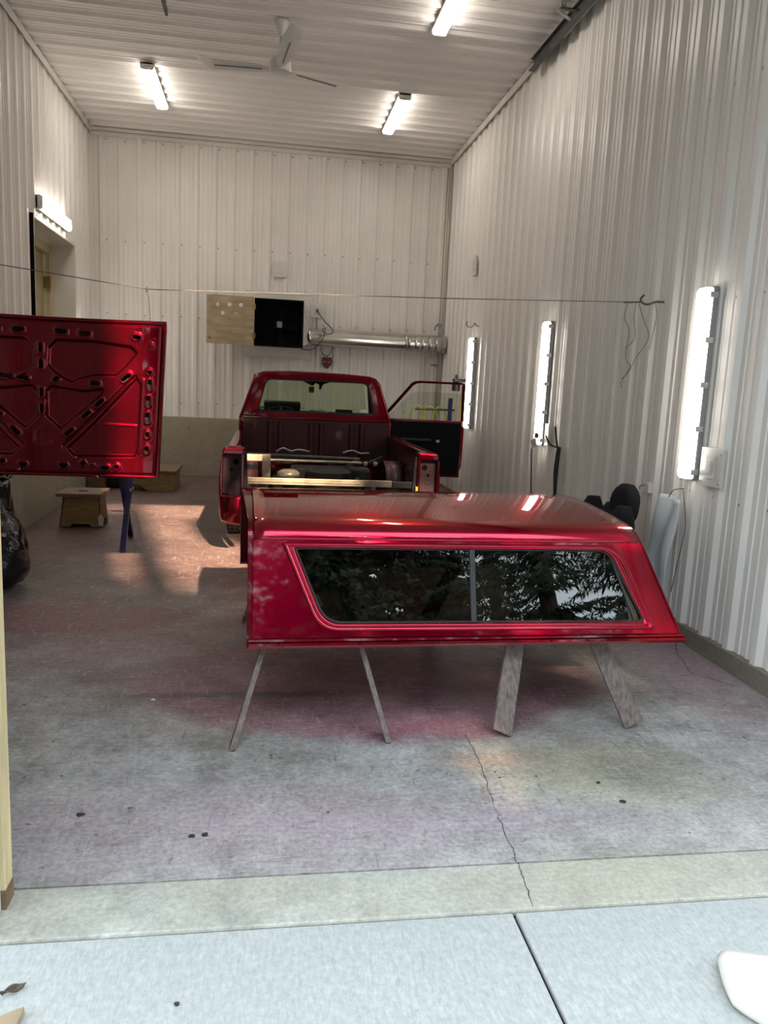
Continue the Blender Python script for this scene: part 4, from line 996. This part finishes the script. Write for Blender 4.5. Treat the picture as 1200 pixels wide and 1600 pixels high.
MB().lathe(T(.05, 7.0, .52), [(.20, 0), (.20, .20), (.14, .235)], 22).build('fuel_tank', 'frame_black', trk, angle=0.5)
B(TX-.30, TX+.45, 7.1, 7.35, .57, .74).build('tank_cover', 'frame_black', trk, bevel=0.03)
for x in (.36, .45): MB().lathe(T(x, 6.85, .80), [(.016, 0), (.02, .02), (.012, .035)], 8).build('fitting', 'dull_alloy', trk)
MB().tube(wave([T(-.42, 7.75, .82), T(-.36, 7.7, .86), T(-.28, 7.75, .83), T(-.20, 7.7, .85), T(-.1, 7.76, .83)]), .010, 6).build('wiring_loom', 'dull_alloy', trk)
MB().tube(wave([T(.25, 7.75, .83), T(.33, 7.7, .86), T(.42, 7.75, .83), T(.5, 7.7, .84)]), .010, 6).build('wiring_loom', 'dull_alloy', trk)
B(TX+.688, TX+.706, TY-.02, TY+.02, .655, .71).build('yellow_tag', 'yellow_hose', trk)
# wheels
def wheel(x, y, s):
    z = floor_z(y)+.335; c = T(x, y, z)
    n = 44; tr_ = [(.20, -.095), (.285, -.108), (.318, -.100), (.332, -.085), (.335, -.03), (.335, .03), (.332, .085), (.318, .100), (.285, .108), (.20, .095)]
    t = MB().lathe(c, tr_, n, 'X').build('tyre', 'black_rubber', trk, angle=0.5)
    mb = MB()
    for k in range(36):
        a = 2*PI*k/36
        for xo in (-.075, -.030, .030, .075):
            d = Vector((0, math.cos(a+(.04 if xo > 0 else 0)), math.sin(a+(.04 if xo > 0 else 0)))); tt = Vector((0, -d.z, d.y)); p = Vector(c)+Vector((xo, 0, 0))
            mb.add([p+d*r+tt*w+Vector((h, 0, 0)) for r in (.330, .343) for w, h in ((-.021, -.017), (.021, -.017), (.021, .017), (-.021, .017))], [(4, 5, 6, 7), (0, 1, 5, 4), (1, 2, 6, 5), (2, 3, 7, 6), (3, 0, 4, 7)])
    mb.build('tread_blocks', 'black_rubber', t, kind='stuff')
    MB().lathe(c, [(.06, s*.07), (.12, s*.06), (.17, s*.085), (.205, s*.098), (.205, s*.07)], 26, 'X', caps=False).build('rim', 'dull_alloy', t, smooth=True)
    MB().lathe(c, [(.055, s*.05), (.05, s*.085), (.02, s*.09)], 14, 'X').build('hub_cap', 'dull_alloy', t, smooth=True)
for y in (RAX, FAX):
    for s in (-1, 1): wheel(s*.775, y, s)
# cab ------------------------------------------------------------------
def cab_half(z):
    if z < 1.13: return .815-.02*((1.13-z)/.6)
    return .815-(z-1.13)*.345
def ring_cab(y, zr, ins=0.0):
    """cab outline at station y, roof height zr"""
    r = []
    for z in (.46, .75, 1.0, 1.13, 1.25, 1.38, 1.48): r.append((cab_half(z)-ins, min(z, zr)))
    r += [(cab_half(1.55)-ins-.005, zr-.075), (cab_half(1.58)-ins-.03, zr-.030), (cab_half(1.6)-ins-.085, zr-.008), (.30, zr+.006), (0, zr+.010)]
    return r
def sym(r): return [(-x, z) for x, z in r]+[(x, z) for x, z in reversed(r[:-1])]
outer = sym(ring_cab(CABY, 1.615)); 
wq = round_poly([(-.635, 1.192), (.635, 1.192), (.545, 1.545), (-.545, 1.545)], [.05, .05, .06, .06], 5)
cw = holed(MB(), outer, [wq], lambda x, z, d: T(x, d, z), CABY, CABY+.03).build('cab_rear_wall', 'red_dark', trk)
# rounded rear edge and roof skin
sts = [(CABY-.004, 1.600, .012), (CABY+.012, 1.612, .002), (CABY+.05, 1.620, 0), (CABY+.40, 1.632, 0), (CABY+.72, 1.622, 0), (CABY+.84, 1.600, .01)]
def roof_ring(y, zr, ins): return [T(x, y, z) for x, z in sym(ring_cab(y, zr, ins))[6:-6]]
MB().loft([roof_ring(*q) for q in sts], False).build('roof', 'truck_red_shaded', trk, smooth=True, solid=-0.02)
# rear pillars sides
def bpost(s):
    MB().grid(lambda u, v: T(s*(cab_half(1.13+v*.42)-.002), CABY-.002+u*(.16-.06*v), 1.13+v*.42), 3, 10).build('rear_pillar', 'truck_red_shaded', trk, smooth=True, solid=-0.03)
    MB().grid(lambda u, v: T(s*cab_half(.46+v*.67), CABY-.002+u*.16, .46+v*.67), 3, 8).build('cab_corner', 'truck_red_shaded', trk, smooth=True, solid=-0.03)
    MB().bar(T(s*.755, CABY+1.22, 1.15), T(s*.655, CABY+.80, 1.575), .05, .05).build('front_pillar', 'red_dark', trk, bevel=0.012)
    B(*sorted((TX+s*.70, TX+s*.82)), CABY+.15, CABY+1.25, .42, .50).build('door_sill', 'red_dark', trk, bevel=0.01)
mir(bpost)
# raised frame round the rear window, rubber, glass
def frame_ring(name, q0, q1, y0, y1, m):
    MB().loft([[T(a[0], CABY, a[1]), T(a[0], y0, a[1]), T(b[0], y1, b[1]), T(b[0], CABY+.02, b[1])] for a, b in zip(q0, q1)], False, True).build(name, m, cw, smooth=False)
q_out = round_poly([(-.70, 1.150), (.70, 1.150), (.592, 1.588), (-.592, 1.588)], [.05, .05, .06, .06], 5)
frame_ring('window_surround', q_out, wq, CABY-.018, CABY-.012, 'red_dark')
wi = round_poly([(-.615, 1.210), (.615, 1.210), (.530, 1.530), (-.530, 1.530)], [.05, .05, .06, .06], 5)
frame_ring('window_rubber', wq, wi, CABY-.006, CABY-.004, 'black_rubber')
MB().prism(wi, lambda x, z, d: T(x, d, z), CABY+.004, CABY+.008).build('rear_window', 'cab_glass', trk)
B(TX+.47, TX+.55, CABY-.001, CABY+.003, 1.222, 1.255).build('window_sticker', 'chip_pale', trk)
B(TX-.64, TX-.56, CABY+.01, CABY+.012, 1.222, 1.25).build('window_sticker', 'grey_housing', trk)
# bands on the back of the cab
B(TX-.78, TX+.78, CABY-.014, CABY, 1.095, 1.130).build('belt_crease', 'red_dark', trk, bevel=0.006)
# windscreen, dash, wheel
MB().add([T(-.60, CABY+.82, 1.56), T(.60, CABY+.82, 1.56), T(.70, CABY+1.22, 1.165), T(-.70, CABY+1.22, 1.165)], [(0, 1, 2, 3)]).build('windscreen', 'cab_glass', trk, solid=0.004)
MB().loft([[T(x, y, z) for y, z in ((CABY+.95, .85), (CABY+.93, 1.08), (CABY+1.0, 1.185), (CABY+1.26, 1.17), (CABY+1.28, .85))] for x in (-.74, .74)]).build('dashboard', 'black_plastic', trk, bevel=0.02)
MB().loft([[T(x, y, z) for y, z in ((CABY+.90, 1.15), (CABY+.89, 1.275), (CABY+.93, 1.295), (CABY+1.05, 1.275), (CABY+1.06, 1.15))] for x in (-.56, -.13)]).build('instrument_binnacle', 'black_plastic', trk, bevel=0.02)
B(TX-.02, TX+.18, CABY+.915, CABY+.94, 1.13, 1.20).build('radio', 'dull_alloy', trk, bevel=0.004)
MB().loft([[T(x, y, z) for y, z in ((CABY+1.0, 1.18), (CABY+1.05, 1.215), (CABY+1.12, 1.18))] for x in (.30, .50)]).build('dash_clutter', 'black_cloth', trk)
sw_c = Vector(T(-.36, CABY+.74, 1.09)); sw_n = Vector((0, .5, -.55)).normalized(); sa = Vector((1, 0, 0)); sb = sw_n.cross(sa).normalized()
stw = MB().tube([sw_c+sa*.195*math.cos(2*PI*k/28)+sb*.195*math.sin(2*PI*k/28) for k in range(28)], .015, 8, closed=True).build('steering_wheel', 'black_plastic', trk, smooth=True)
for a in (.2, PI-.2, -PI/2): MB().bar(sw_c, sw_c+sa*.19*math.cos(a)+sb*.19*math.sin(a), .03, .015).build('spoke', 'black_plastic', stw)
MB().tube([sw_c, sw_c+sw_n*.35], .03, 8).build('steering_column', 'black_plastic', stw)
# seatless floor and firewall, sagging headliner, mirror, air freshener
B(TX-.76, TX+.76, CABY+.03, CABY+1.3, .44, .48).build('cab_floor', 'frame_black', trk)
B(TX-.76, TX+.76, CABY+1.25, CABY+1.28, .44, 1.16).build('firewall', 'frame_black', trk)
B(TX-.74, TX+.74, CABY+.032, CABY+.05, .48, 1.14).build('cab_back_trim', 'black_cloth', trk)
def hang(pts, y, nm='headliner'):
    return MB().prism(pts, lambda x, z, d: T(x, d, z), y, y+.01).build(nm, 'black_cloth', trk, bevel=0.002)
hang([(-.30, 1.59), (.38, 1.59), (.30, 1.555), (.19, 1.535), (.105, 1.505), (.075, 1.44), (.062, 1.45), (.060, 1.50), (.02, 1.515), (-.015, 1.485), (-.06, 1.50), (-.12, 1.53), (-.19, 1.54), (-.24, 1.57)], CABY+.60)
hang([(-.52, 1.575), (.52, 1.575), (.50, 1.560), (-.50, 1.565)], CABY+.55)
af = B(TX-.055, TX+.005, CABY+.62, CABY+.628, 1.405, 1.475).build('air_freshener', 'tan_card', trk)
MB().tube([T(-.025, CABY+.624, 1.475), T(-.025, CABY+.624, 1.52)], .002, 5).build('string', 'wire', af)
for k in range(3): B(TX-.047+k*.016, TX-.037+k*.016, CABY+.6175, CABY+.62, 1.435, 1.462).build('print_mark', 'badge_dark', af)
# left door, closed
def door(par, name, org, ax, ay, s):
    """door in its own frame: a along from hinge, z up, o outwards"""
    d = bpy.data.objects.new(name, None); COL.objects.link(d); d.parent = par; MW[d.name] = MW[par.name]; d.empty_display_size = .1
    P = lambda a, z, o: Vector(org)+Vector(ax)*a+Vector(ay)*(o-max(0, z-1.14)*.33)+Vector((0, 0, z))
    L = .98
    def skin(u, v):
        z = .46+v*.68; return P(.0+u*L, z, .035*math.sin(PI*min(1, v*1.05))-.02)
    MB().grid(skin, 12, 10).build('door_skin', 'truck_red_shaded', d, smooth=True, solid=0.006)
    MB().prism(round_poly([(.03, .48), (L-.03, .48), (L-.01, .62), (L-.01, 1.12), (.03, 1.12)], .03, 3), lambda a, z, o: P(a, z, o), -.095, -.055).build('door_card', 'black_cloth', d, bevel=0.012)
    MB().prism([(.0, .46), (L, .46), (L, 1.14), (.0, 1.14)], lambda a, z, o: P(a, z, o), -.055, -.02).build('door_shell', 'red_dark', d, bevel=0.01)
    MB().prism(round_poly([(L-.03, .50), (L+.022, .60), (L+.026, 1.06), (L-.03, 1.12)], .02, 3), lambda a, z, o: P(a, z, o), -.08, .02).build('door_edge', 'red_dark', d, bevel=0.01)
    path = [(.02, 1.14), (.36, 1.555), (.40, 1.580), (.46, 1.588), (L-.04, 1.588), (L-.01, 1.57), (L+.005, 1.14)]
    MB().loft([[P(a+da, z+dz, o) for da, dz, o in ((-.012, .012, -.05), (.014, -.014, -.05), (.014, -.014, -.015), (-.012, .012, -.015))] if i not in (5, 6) else [P(a+da, z+dz, o) for da, dz, o in ((.014, .010, -.05), (-.022, -.012, -.05), (-.022, -.012, -.015), (.014, .010, -.015))] for i, (a, z) in enumerate(path)]).build('window_frame', 'red_dark', d)
    MB().prism([(.06, 1.14), (.30, 1.40), (.36, 1.455), (.46, 1.475), (L-.03, 1.470), (L-.03, 1.14)], lambda a, z, o: P(a, z, o), -.036, -.031).build('window_glass', 'door_glass', d)
    MB().bar(P(.25, .90, -.11), P(.62, .90, -.11), .035, .035).build('armrest', 'black_plastic', d, bevel=0.01)
    B(*sorted((P(.68, 0, -.10).x, P(.72, 0, -.10).x)), P(.7, 0, -.105).y-.004, P(.7, 0, -.105).y+.004, .88, .91).build('inner_handle', 'dull_alloy', d)
    return d
dl = door(trk, 'door', T(-.80, CABY+1.16, 0), (0, -1, 0), (-1, 0, 0), -1); dl['label'] = 'closed driver side door'
ang = math.radians(-11)
do = door(trk, 'door', T(.845, CABY+.98, 0), (math.cos(ang), math.sin(ang), 0), (-math.sin(ang), math.cos(ang), 0), 1); do['label'] = 'passenger door standing wide open'
# front clip: fenders, engine bay, radiator panel, bumper
def fender(s):
    def low(y):
        d = abs(y-FAX); r = .41
        return max(.46, floor_z(y)+.33+math.sqrt(max(0, r*r-d*d))) if d < r else .46
    y0, y1 = CABY+1.22, 10.98
    MB().grid(lambda u, v: T(s*(.80+.03*math.sin(PI*v)), y0+u*(y1-y0), low(y0+u*(y1-y0))+(1.06-.06*u-low(y0+u*(y1-y0)))*v), 40, 8).build('front_fender', 'truck_red_shaded', trk, smooth=True, solid=-0.02)
    MB().loft([[T(s*x, y, z) for x, z in ((.60, 1.05-.06*k), (.805, 1.06-.06*k), (.805, 1.03-.06*k), (.60, 1.02-.06*k))] for k, y in ((0, y0), (1, y1))]).build('fender_top', 'truck_red_shaded', trk, bevel=0.006)
mir(fender)
B(TX-.80, TX+.80, 10.94, 10.99, .55, 1.0).build('grille_panel', 'red_dark', trk, bevel=0.01)
B(TX-.86, TX+.86, 11.0, 11.08, .42, .56).build('front_bumper', 'dull_alloy', trk, bevel=0.02)
B(TX-.28, TX+.28, 9.75, 10.55, .55, .95).build('engine_block', 'frame_black', trk, bevel=0.05)
MB().lathe(T(0, 10.1, .95), [(.20, 0), (.20, .06), (.06, .07)], 20).build('air_cleaner', 'frame_black', trk, angle=0.5)
B(TX-.66, TX+.66, 9.55, 10.95, .44, .48).build('engine_bay_floor', 'frame_black', trk)

# ================================================================== THINGS ON THE FLOOR
# black rubbish bag
bg = thing('rubbish_bag', (-1.86, 5.42, floor_z(5.42)), 'shiny black rubbish bag standing at the left picture edge below the hood', 'rubbish bag')
def bagfn(u, v):
    a = 2*PI*u; prof_ = [(0, .16), (.03, .235), (.12, .285), (.28, .285), (.42, .255), (.55, .195), (.65, .185), (.74, .185), (.80, .16), (.90, .21), (.98, .25)]
    h = v*.94
    for (z0, r0), (z1, r1) in zip([(p[0]*.96, p[1]) for p in prof_][:-1], [(p[0]*.96, p[1]) for p in prof_][1:]):
        if z0 <= h <= z1+1e-6: r = r0+(r1-r0)*(h-z0)/(z1-z0); break
    w = math.sin(a*5+h*14)*.016+math.sin(a*9-h*25)*.010+math.sin(a*14+h*40)*.006+math.sin(a*3+h*9)*.012
    r = r*(1+w*1.6)
    return (-1.86+r*math.cos(a), 5.42+r*math.sin(a)*.9, floor_z(5.42)+.004+h+.012*math.sin(a*7+h*20)*min(1, h*8))
MB().grid(bagfn, 96, 60).build('bag', 'bin_bag', bg, smooth=True)
MB().lathe((-1.86, 5.42, floor_z(5.42)+.006), [(.05, 0), (.17, .001)], 24).build('bag_bottom', 'bin_bag', bg)
MB().tube([(-1.86+.185*math.cos(2*PI*k/24)*1.02, 5.42+.168*math.sin(2*PI*k/24)*1.02, floor_z(5.42)+.76+.01*math.sin(k*2.1)) for k in range(24)], .012, 6, closed=True).build('gathered_neck', 'bin_bag', bg, smooth=True)
# folding trestle
fs = thing('folding_stand', (-1.15, 6.8, floor_z(6.8)), 'dark blue steel folding stand with crossed legs below the hood', 'folding stand')
def leg(a, b, x): return MB().bar((x, a[0], a[1]), (x, b[0], b[1]), .035, .045, (1, 0, 0)).build('leg', 'blue_steel', fs, bevel=0.004)
la = leg((6.47, floor_z(6.47)+.003), (7.02, .80), -1.140); lb = leg((7.13, floor_z(7.13)+.003), (6.58, .80), -1.180)
for y, z in ((6.80, .43), (6.86, .54), (6.74, .54)): MB().lathe((-1.122, y, z), [(.012, 0), (.012, .012), (.005, .016)], 8, 'X').build('bolt', 'dull_alloy', fs)
B(-1.30, -1.05, 6.98, 7.04, .79, .83).build('top_bar', 'blue_steel', fs, bevel=0.004); B(-1.30, -1.05, 6.56, 6.62, .79, .83).build('top_bar', 'blue_steel', fs, bevel=0.004)
# step stool
ss = thing('step_stool', (-1.68, 7.75, floor_z(7.75)), 'small wooden step stool with a brown top and yellow plywood front', 'stool')
z0 = floor_z(7.6)+.003; zt_ = .362
MB().prism([(-1.90, zt_), (-1.50, zt_), (-1.50, zt_+.032), (-1.90, zt_+.032)], lambda x, z, d: (x, d, z), 7.42, 7.86).build('top_board', 'brown_wood', ss, bevel=0.004)
B(-1.735, -1.655, 7.60, 7.635, zt_+.028, zt_+.036).build('hand_slot', 'dark_void', ss)
MB().prism([(-1.875, z0), (-1.79, z0), (-1.77, z0+.03), (-1.62, z0+.03), (-1.60, z0), (-1.52, z0), (-1.545, zt_), (-1.835, zt_)], lambda x, z, d: (x, d, z), 7.48, 7.50).build('front_panel', 'yellow_wood', ss, bevel=0.003)
MB().prism([(-1.875, z0+.004), (-1.79, z0+.004), (-1.77, z0+.03), (-1.62, z0+.03), (-1.60, z0+.004), (-1.52, z0+.004), (-1.545, zt_), (-1.835, zt_)], lambda x, z, d: (x, d, z), 7.78, 7.80).build('back_panel', 'yellow_wood', ss, bevel=0.003)
for s, x0_, x1_ in ((1, -1.52, -1.545), (-1, -1.875, -1.835)):
    MB().add([(x0_, 7.50, z0), (x0_, 7.58, z0), (x0_, 7.60, z0+.07), (x0_, 7.68, z0+.07), (x0_, 7.70, z0), (x0_, 7.78, z0), (x1_, 7.78, zt_), (x1_, 7.50, zt_)], [(0, 1, 2, 7), (2, 3, 6, 7), (3, 4, 5, 6)]).build('side_panel', 'brown_wood', ss, solid=0.018)
MB().prism([(-1.53, z0+.02), (-1.49, z0+.01), (-1.485, z0+.09), (-1.51, z0+.13), (-1.535, z0+.10)], lambda x, z, d: (x, d, z), 7.47, 7.478).build('paint_patch', 'chip_pale', ss)
# wooden steps near the left wall
ws = thing('wooden_step', (-1.4, 10.1, floor_z(10)), 'low yellow plywood step box with a slanted end near the back wall', 'step')
zf = floor_z(9.8)+.003
MB().prism([(-1.42, zf), (-1.10, zf), (-1.10, zf+.235), (-1.72, zf+.235)], lambda x, z, d: (x, d, z), 9.80, 9.82).build('front_panel', 'yellow_wood', ws, bevel=0.003)
zf2 = floor_z(10.5)+.003
MB().prism([(-1.42, zf2), (-1.10, zf2), (-1.10, zf+.235), (-1.72, zf+.235)], lambda x, z, d: (x, d, z), 10.48, 10.50).build('back_panel', 'yellow_wood', ws, bevel=0.003)
B(-1.12, -1.10, 9.82, 10.48, zf2, zf+.235).build('side_panel', 'yellow_wood', ws)
B(-1.74, -1.07, 9.77, 10.53, zf+.235, zf+.262).build('top_board', 'brown_wood', ws, bevel=0.003)
wk = thing('wooden_block', (-2.0, 10.1, floor_z(10)), 'brown wooden box against the left wall behind the stool', 'box')
B(-2.16, -1.955, 9.90, 10.5, floor_z(10.5), .40).build('box_body', 'brown_wood', wk, bevel=0.004); B(-2.165, -1.94, 9.88, 10.52, .40, .425).build('box_lid', 'yellow_wood', wk, bevel=0.004)
bt = thing('black_tub', (-1.83, 10.2, floor_z(10.2)), 'black tub between the brown box and the yellow step box', 'tub')
MB().loft([[(-1.83+sx*w, 10.2+sy*d, z) for sx, sy in ((-1, -1), (1, -1), (1, 1), (-1, 1))] for w, d, z in ((.075, .2, floor_z(10.4)+.003), (.085, .22, .37))]).build('tub_body', 'black_plastic', bt, bevel=0.01)
MB().loft([[(-1.83+sx*w, 10.2+sy*w*2.5, z) for sx, sy in ((-1, -1), (1, -1), (1, 1), (-1, 1))] for w, z in ((.092, .362), (.092, .378))]).build('tub_rim', 'black_plastic', bt, bevel=0.004)
# litter
def flat_piece(name, pts, z, t, m, label, cat, group=None, curl=0.0):
    o = MB().prism(pts, lambda x, y, d: (x, y, floor_z(y)+z+d), 0, t).build(name, m); tag(o, label, cat, group); return o
def chip(x, y, r, label, m='chip_dark', name='debris_chip'):
    n = 7; rs = [random.uniform(.7, 1.15) for _ in range(n)]
    o = MB().loft([[(x+r*k*rs[i]*math.cos(2*PI*i/n)*1.4, y+r*k*rs[i]*math.sin(2*PI*i/n), floor_z(y)+z) for i in range(n)] for k, z in ((1, .0005 if y > 1.96 else -.0035), (.9, .005 if y > 1.96 else .001), (.4, .007 if y > 1.96 else .003))]).build(name, m)
    tag(o, label, 'debris', 'bits of debris on the ground')
chip(-.595, 2.555, .011, 'dark chip on the floor near the left door jamb')
chip(-.208, 2.400, .009, 'left one of two dark spots on the floor near the sill')
chip(-.168, 2.405, .010, 'right one of two dark spots on the floor near the sill')
chip(1.36, 2.50, .009, 'dark chip on the floor below the yellow stain')
chip(1.325, 2.64, .007, 'small dark chip inside the yellow floor stain')
chip(-.18, 1.70, .006, 'black pebble on the driveway left of the slab joint')
chip(-.485, 3.50, .009, 'small white paint flake on the floor left of the cap', 'chip_pale')
chip(-.26, 7.75, .03, 'white scrap on the floor beside the truck tail', 'chip_pale', 'paper_scrap')
lf_ = MB().grid(lambda u, v: (-.578+(u-.5)*.045+(v-.5)*.012, 1.775+(v-.5)*.026*math.sin(PI*min(.98, max(.04, u)))+(u-.5)*.022, .001+.012*abs(v-.5)*2+.004*math.sin(u*7)), 10, 6).build('dry_leaf', 'leaf_dry', smooth=True, solid=0.001); tag(lf_, 'curled dry leaf on the driveway at the lower left', 'leaf')
wb_ = MB().prism([(-.72, 1.60), (-.60, 1.55), (-.537, 1.62), (-.533, 1.712), (-.56, 1.700), (-.60, 1.675)], lambda x, y, d: (x, y, d), -.0035, .014).build('broken_board', 'brown_wood', bevel=0.003); tag(wb_, 'splintered tan board end on the driveway in the bottom left corner', 'board')
wb_.data.materials.clear(); wb_.data.materials.append(MATS['plywood'])
pa = thing('paper_sheet', (1.4, 1.5, 0), 'curled sheet of white masking paper on the driveway at the lower right', 'paper')
def papfn(u, v):
    # rolled edge at the left, flat to the right
    y = 1.700-v*.34-.06*u; edge_ = 1.255-.065*math.sin(PI*min(1, v*.8+.05))+max(0, v-.45)*.22
    r = .020*(1-.4*v); L_ = u*.55
    if L_ < PI*r: a = L_/r; return (edge_+r-r*math.sin(a)*1.0 if a < PI/2 else edge_+r-r*math.sin(a), y, .0+r+r*math.cos(PI-a)*1.0)
    return (edge_+r+(L_-PI*r), y, 2*r*max(0.0, 1-(L_-PI*r)/.55)**2+.001+.004*math.sin(u*9+v*6)*u)
MB().grid(papfn, 48, 16).build('sheet', 'paper', pa, smooth=True, solid=0.0015)

# ================================================================== TREES OUTSIDE, BEHIND THE CAMERA
def in_gap(p):
    """does the sun reach the floor patch through this point?"""
    k = (2.1-p.y); x = p.x-.205*k; z = p.z-.53*k
    return -.30 < x < .78 and 1.80 < z < 3.75 and not (x > .45 and 2.62 < z < 3.2)
def shade_zone(p):
    """where twigs are widened to block stray sun, below and beside the gap"""
    k = (2.1-p.y); x = p.x-.205*k; z = p.z-.53*k
    return (z < .75 and -1.4 < x < 3.2) or (z < 1.75 and -.45 < x < 1.35) or (.45 < x < 1.0 and 2.62 < z < 3.2)
def conifer(x, y, h, spread, label, seed, name='conifer'):
    rnd = random.Random(seed)
    t = thing(name, (x, y, -.2), label, 'tree', 'trees in front of the garage')
    MB().tube([(x, y, -.2), (x+.05, y, h*.4), (x, y+.05, h*.8), (x, y, h)], [.26, .20, .10, .02], 8).build('trunk', 'bark', t, smooth=True)
    mb = MB(); z = .7
    while z < h-.2:
        f = 1-(z/h)**1.3
        for k in range(rnd.randint(5, 7)):
            a = rnd.uniform(0, 2*PI); L = spread*(.25+f*.9)*rnd.uniform(.6, 1.1); dr_ = rnd.uniform(.15, .45)
            d = Vector((math.cos(a), math.sin(a), 0)); s = Vector((-d.y, d.x, 0))
            base = Vector((x, y, z+rnd.uniform(-.15, .15)))
            n = max(4, int(L/.085))
            mb.add([base-s*.02, base+s*.02, base+d*L+Vector((0, 0, L*(.12-dr_)))], [(0, 1, 2)])
            for i in range(1, n+1):
                q = i/n; p = base+d*(L*q)+Vector((0, 0, L*(.12*q-dr_*q*q)))
                if in_gap(p) and rnd.random() > .02: continue
                for sg in (-1, 1, 0):
                    ln = (.34*(1-q*.5))*rnd.uniform(.5, 1.2); dirn = (d*.55+s*sg+Vector((0, 0, rnd.uniform(-1.3, -.3)))).normalized()
                    e = p+dirn*ln; w = dirn.cross(Vector((rnd.uniform(-1, 1), rnd.uniform(-1, 1), .4))).normalized()*ln*rnd.uniform(.07, .14)
                    if in_gap(e) and rnd.random() > .03: continue
                    if shade_zone(p): w = w*4.0  # much wider twigs, shaped to stop sun leaking through
                    mb.add([p, p+dirn*ln*.5+w, e, p+dirn*ln*.5-w], [(0, 1, 2, 3)])
        z += rnd.uniform(.20, .30)
    mb.build('foliage', 'needles', t, recalc=False, kind='stuff')
spots = [(-9.5, -8.5, 13, 2.2), (-6.6, -10.0, 16, 2.4), (-3.7, -8.6, 13, 2.0), (-1.2, -10.8, 17, 2.3), (1.6, -8.2, 14.5, 2.2), (4.2, -10.2, 16.5, 2.4), (6.9, -8.6, 14.5, 2.3), (9.8, -9.8, 15, 2.4),
         (-5.2, -15.0, 18, 2.6), (2.9, -15.2, 19, 2.6), (12.8, -12, 16, 2.6), (-12.5, -11, 16, 2.6), (8.2, -15, 18, 2.6), (0.2, -12.6, 15.5, 2.4), (5.6, -12.4, 15, 2.4), (2.8, -11.9, 14, 2.3)]  # last three trees added as a middle row against stray sun
looks = ['broad conifer farthest left outside the garage', 'tall conifer left of the driveway', 'short conifer just left of the driveway', 'tall thin conifer straight behind the driveway', 'dense conifer nearest the garage door, straight behind the driveway', 'tall conifer right of the driveway', 'dense conifer on the right of the driveway', 'conifer well to the right outside the garage', 'conifer in the back row left of the driveway', 'tallest conifer in the back row behind the driveway', 'conifer farthest right outside the garage', 'lone conifer far off to the left outside', 'conifer in the back row right of the driveway', 'middle row conifer added to block sun, straight behind the driveway', 'middle row conifer added to block sun, right of the driveway', 'middle row conifer added to block sun, between the two dense ones']
for i, (x, y, h, s) in enumerate(spots):
    conifer(x, y, h, s, looks[i], 100+i)
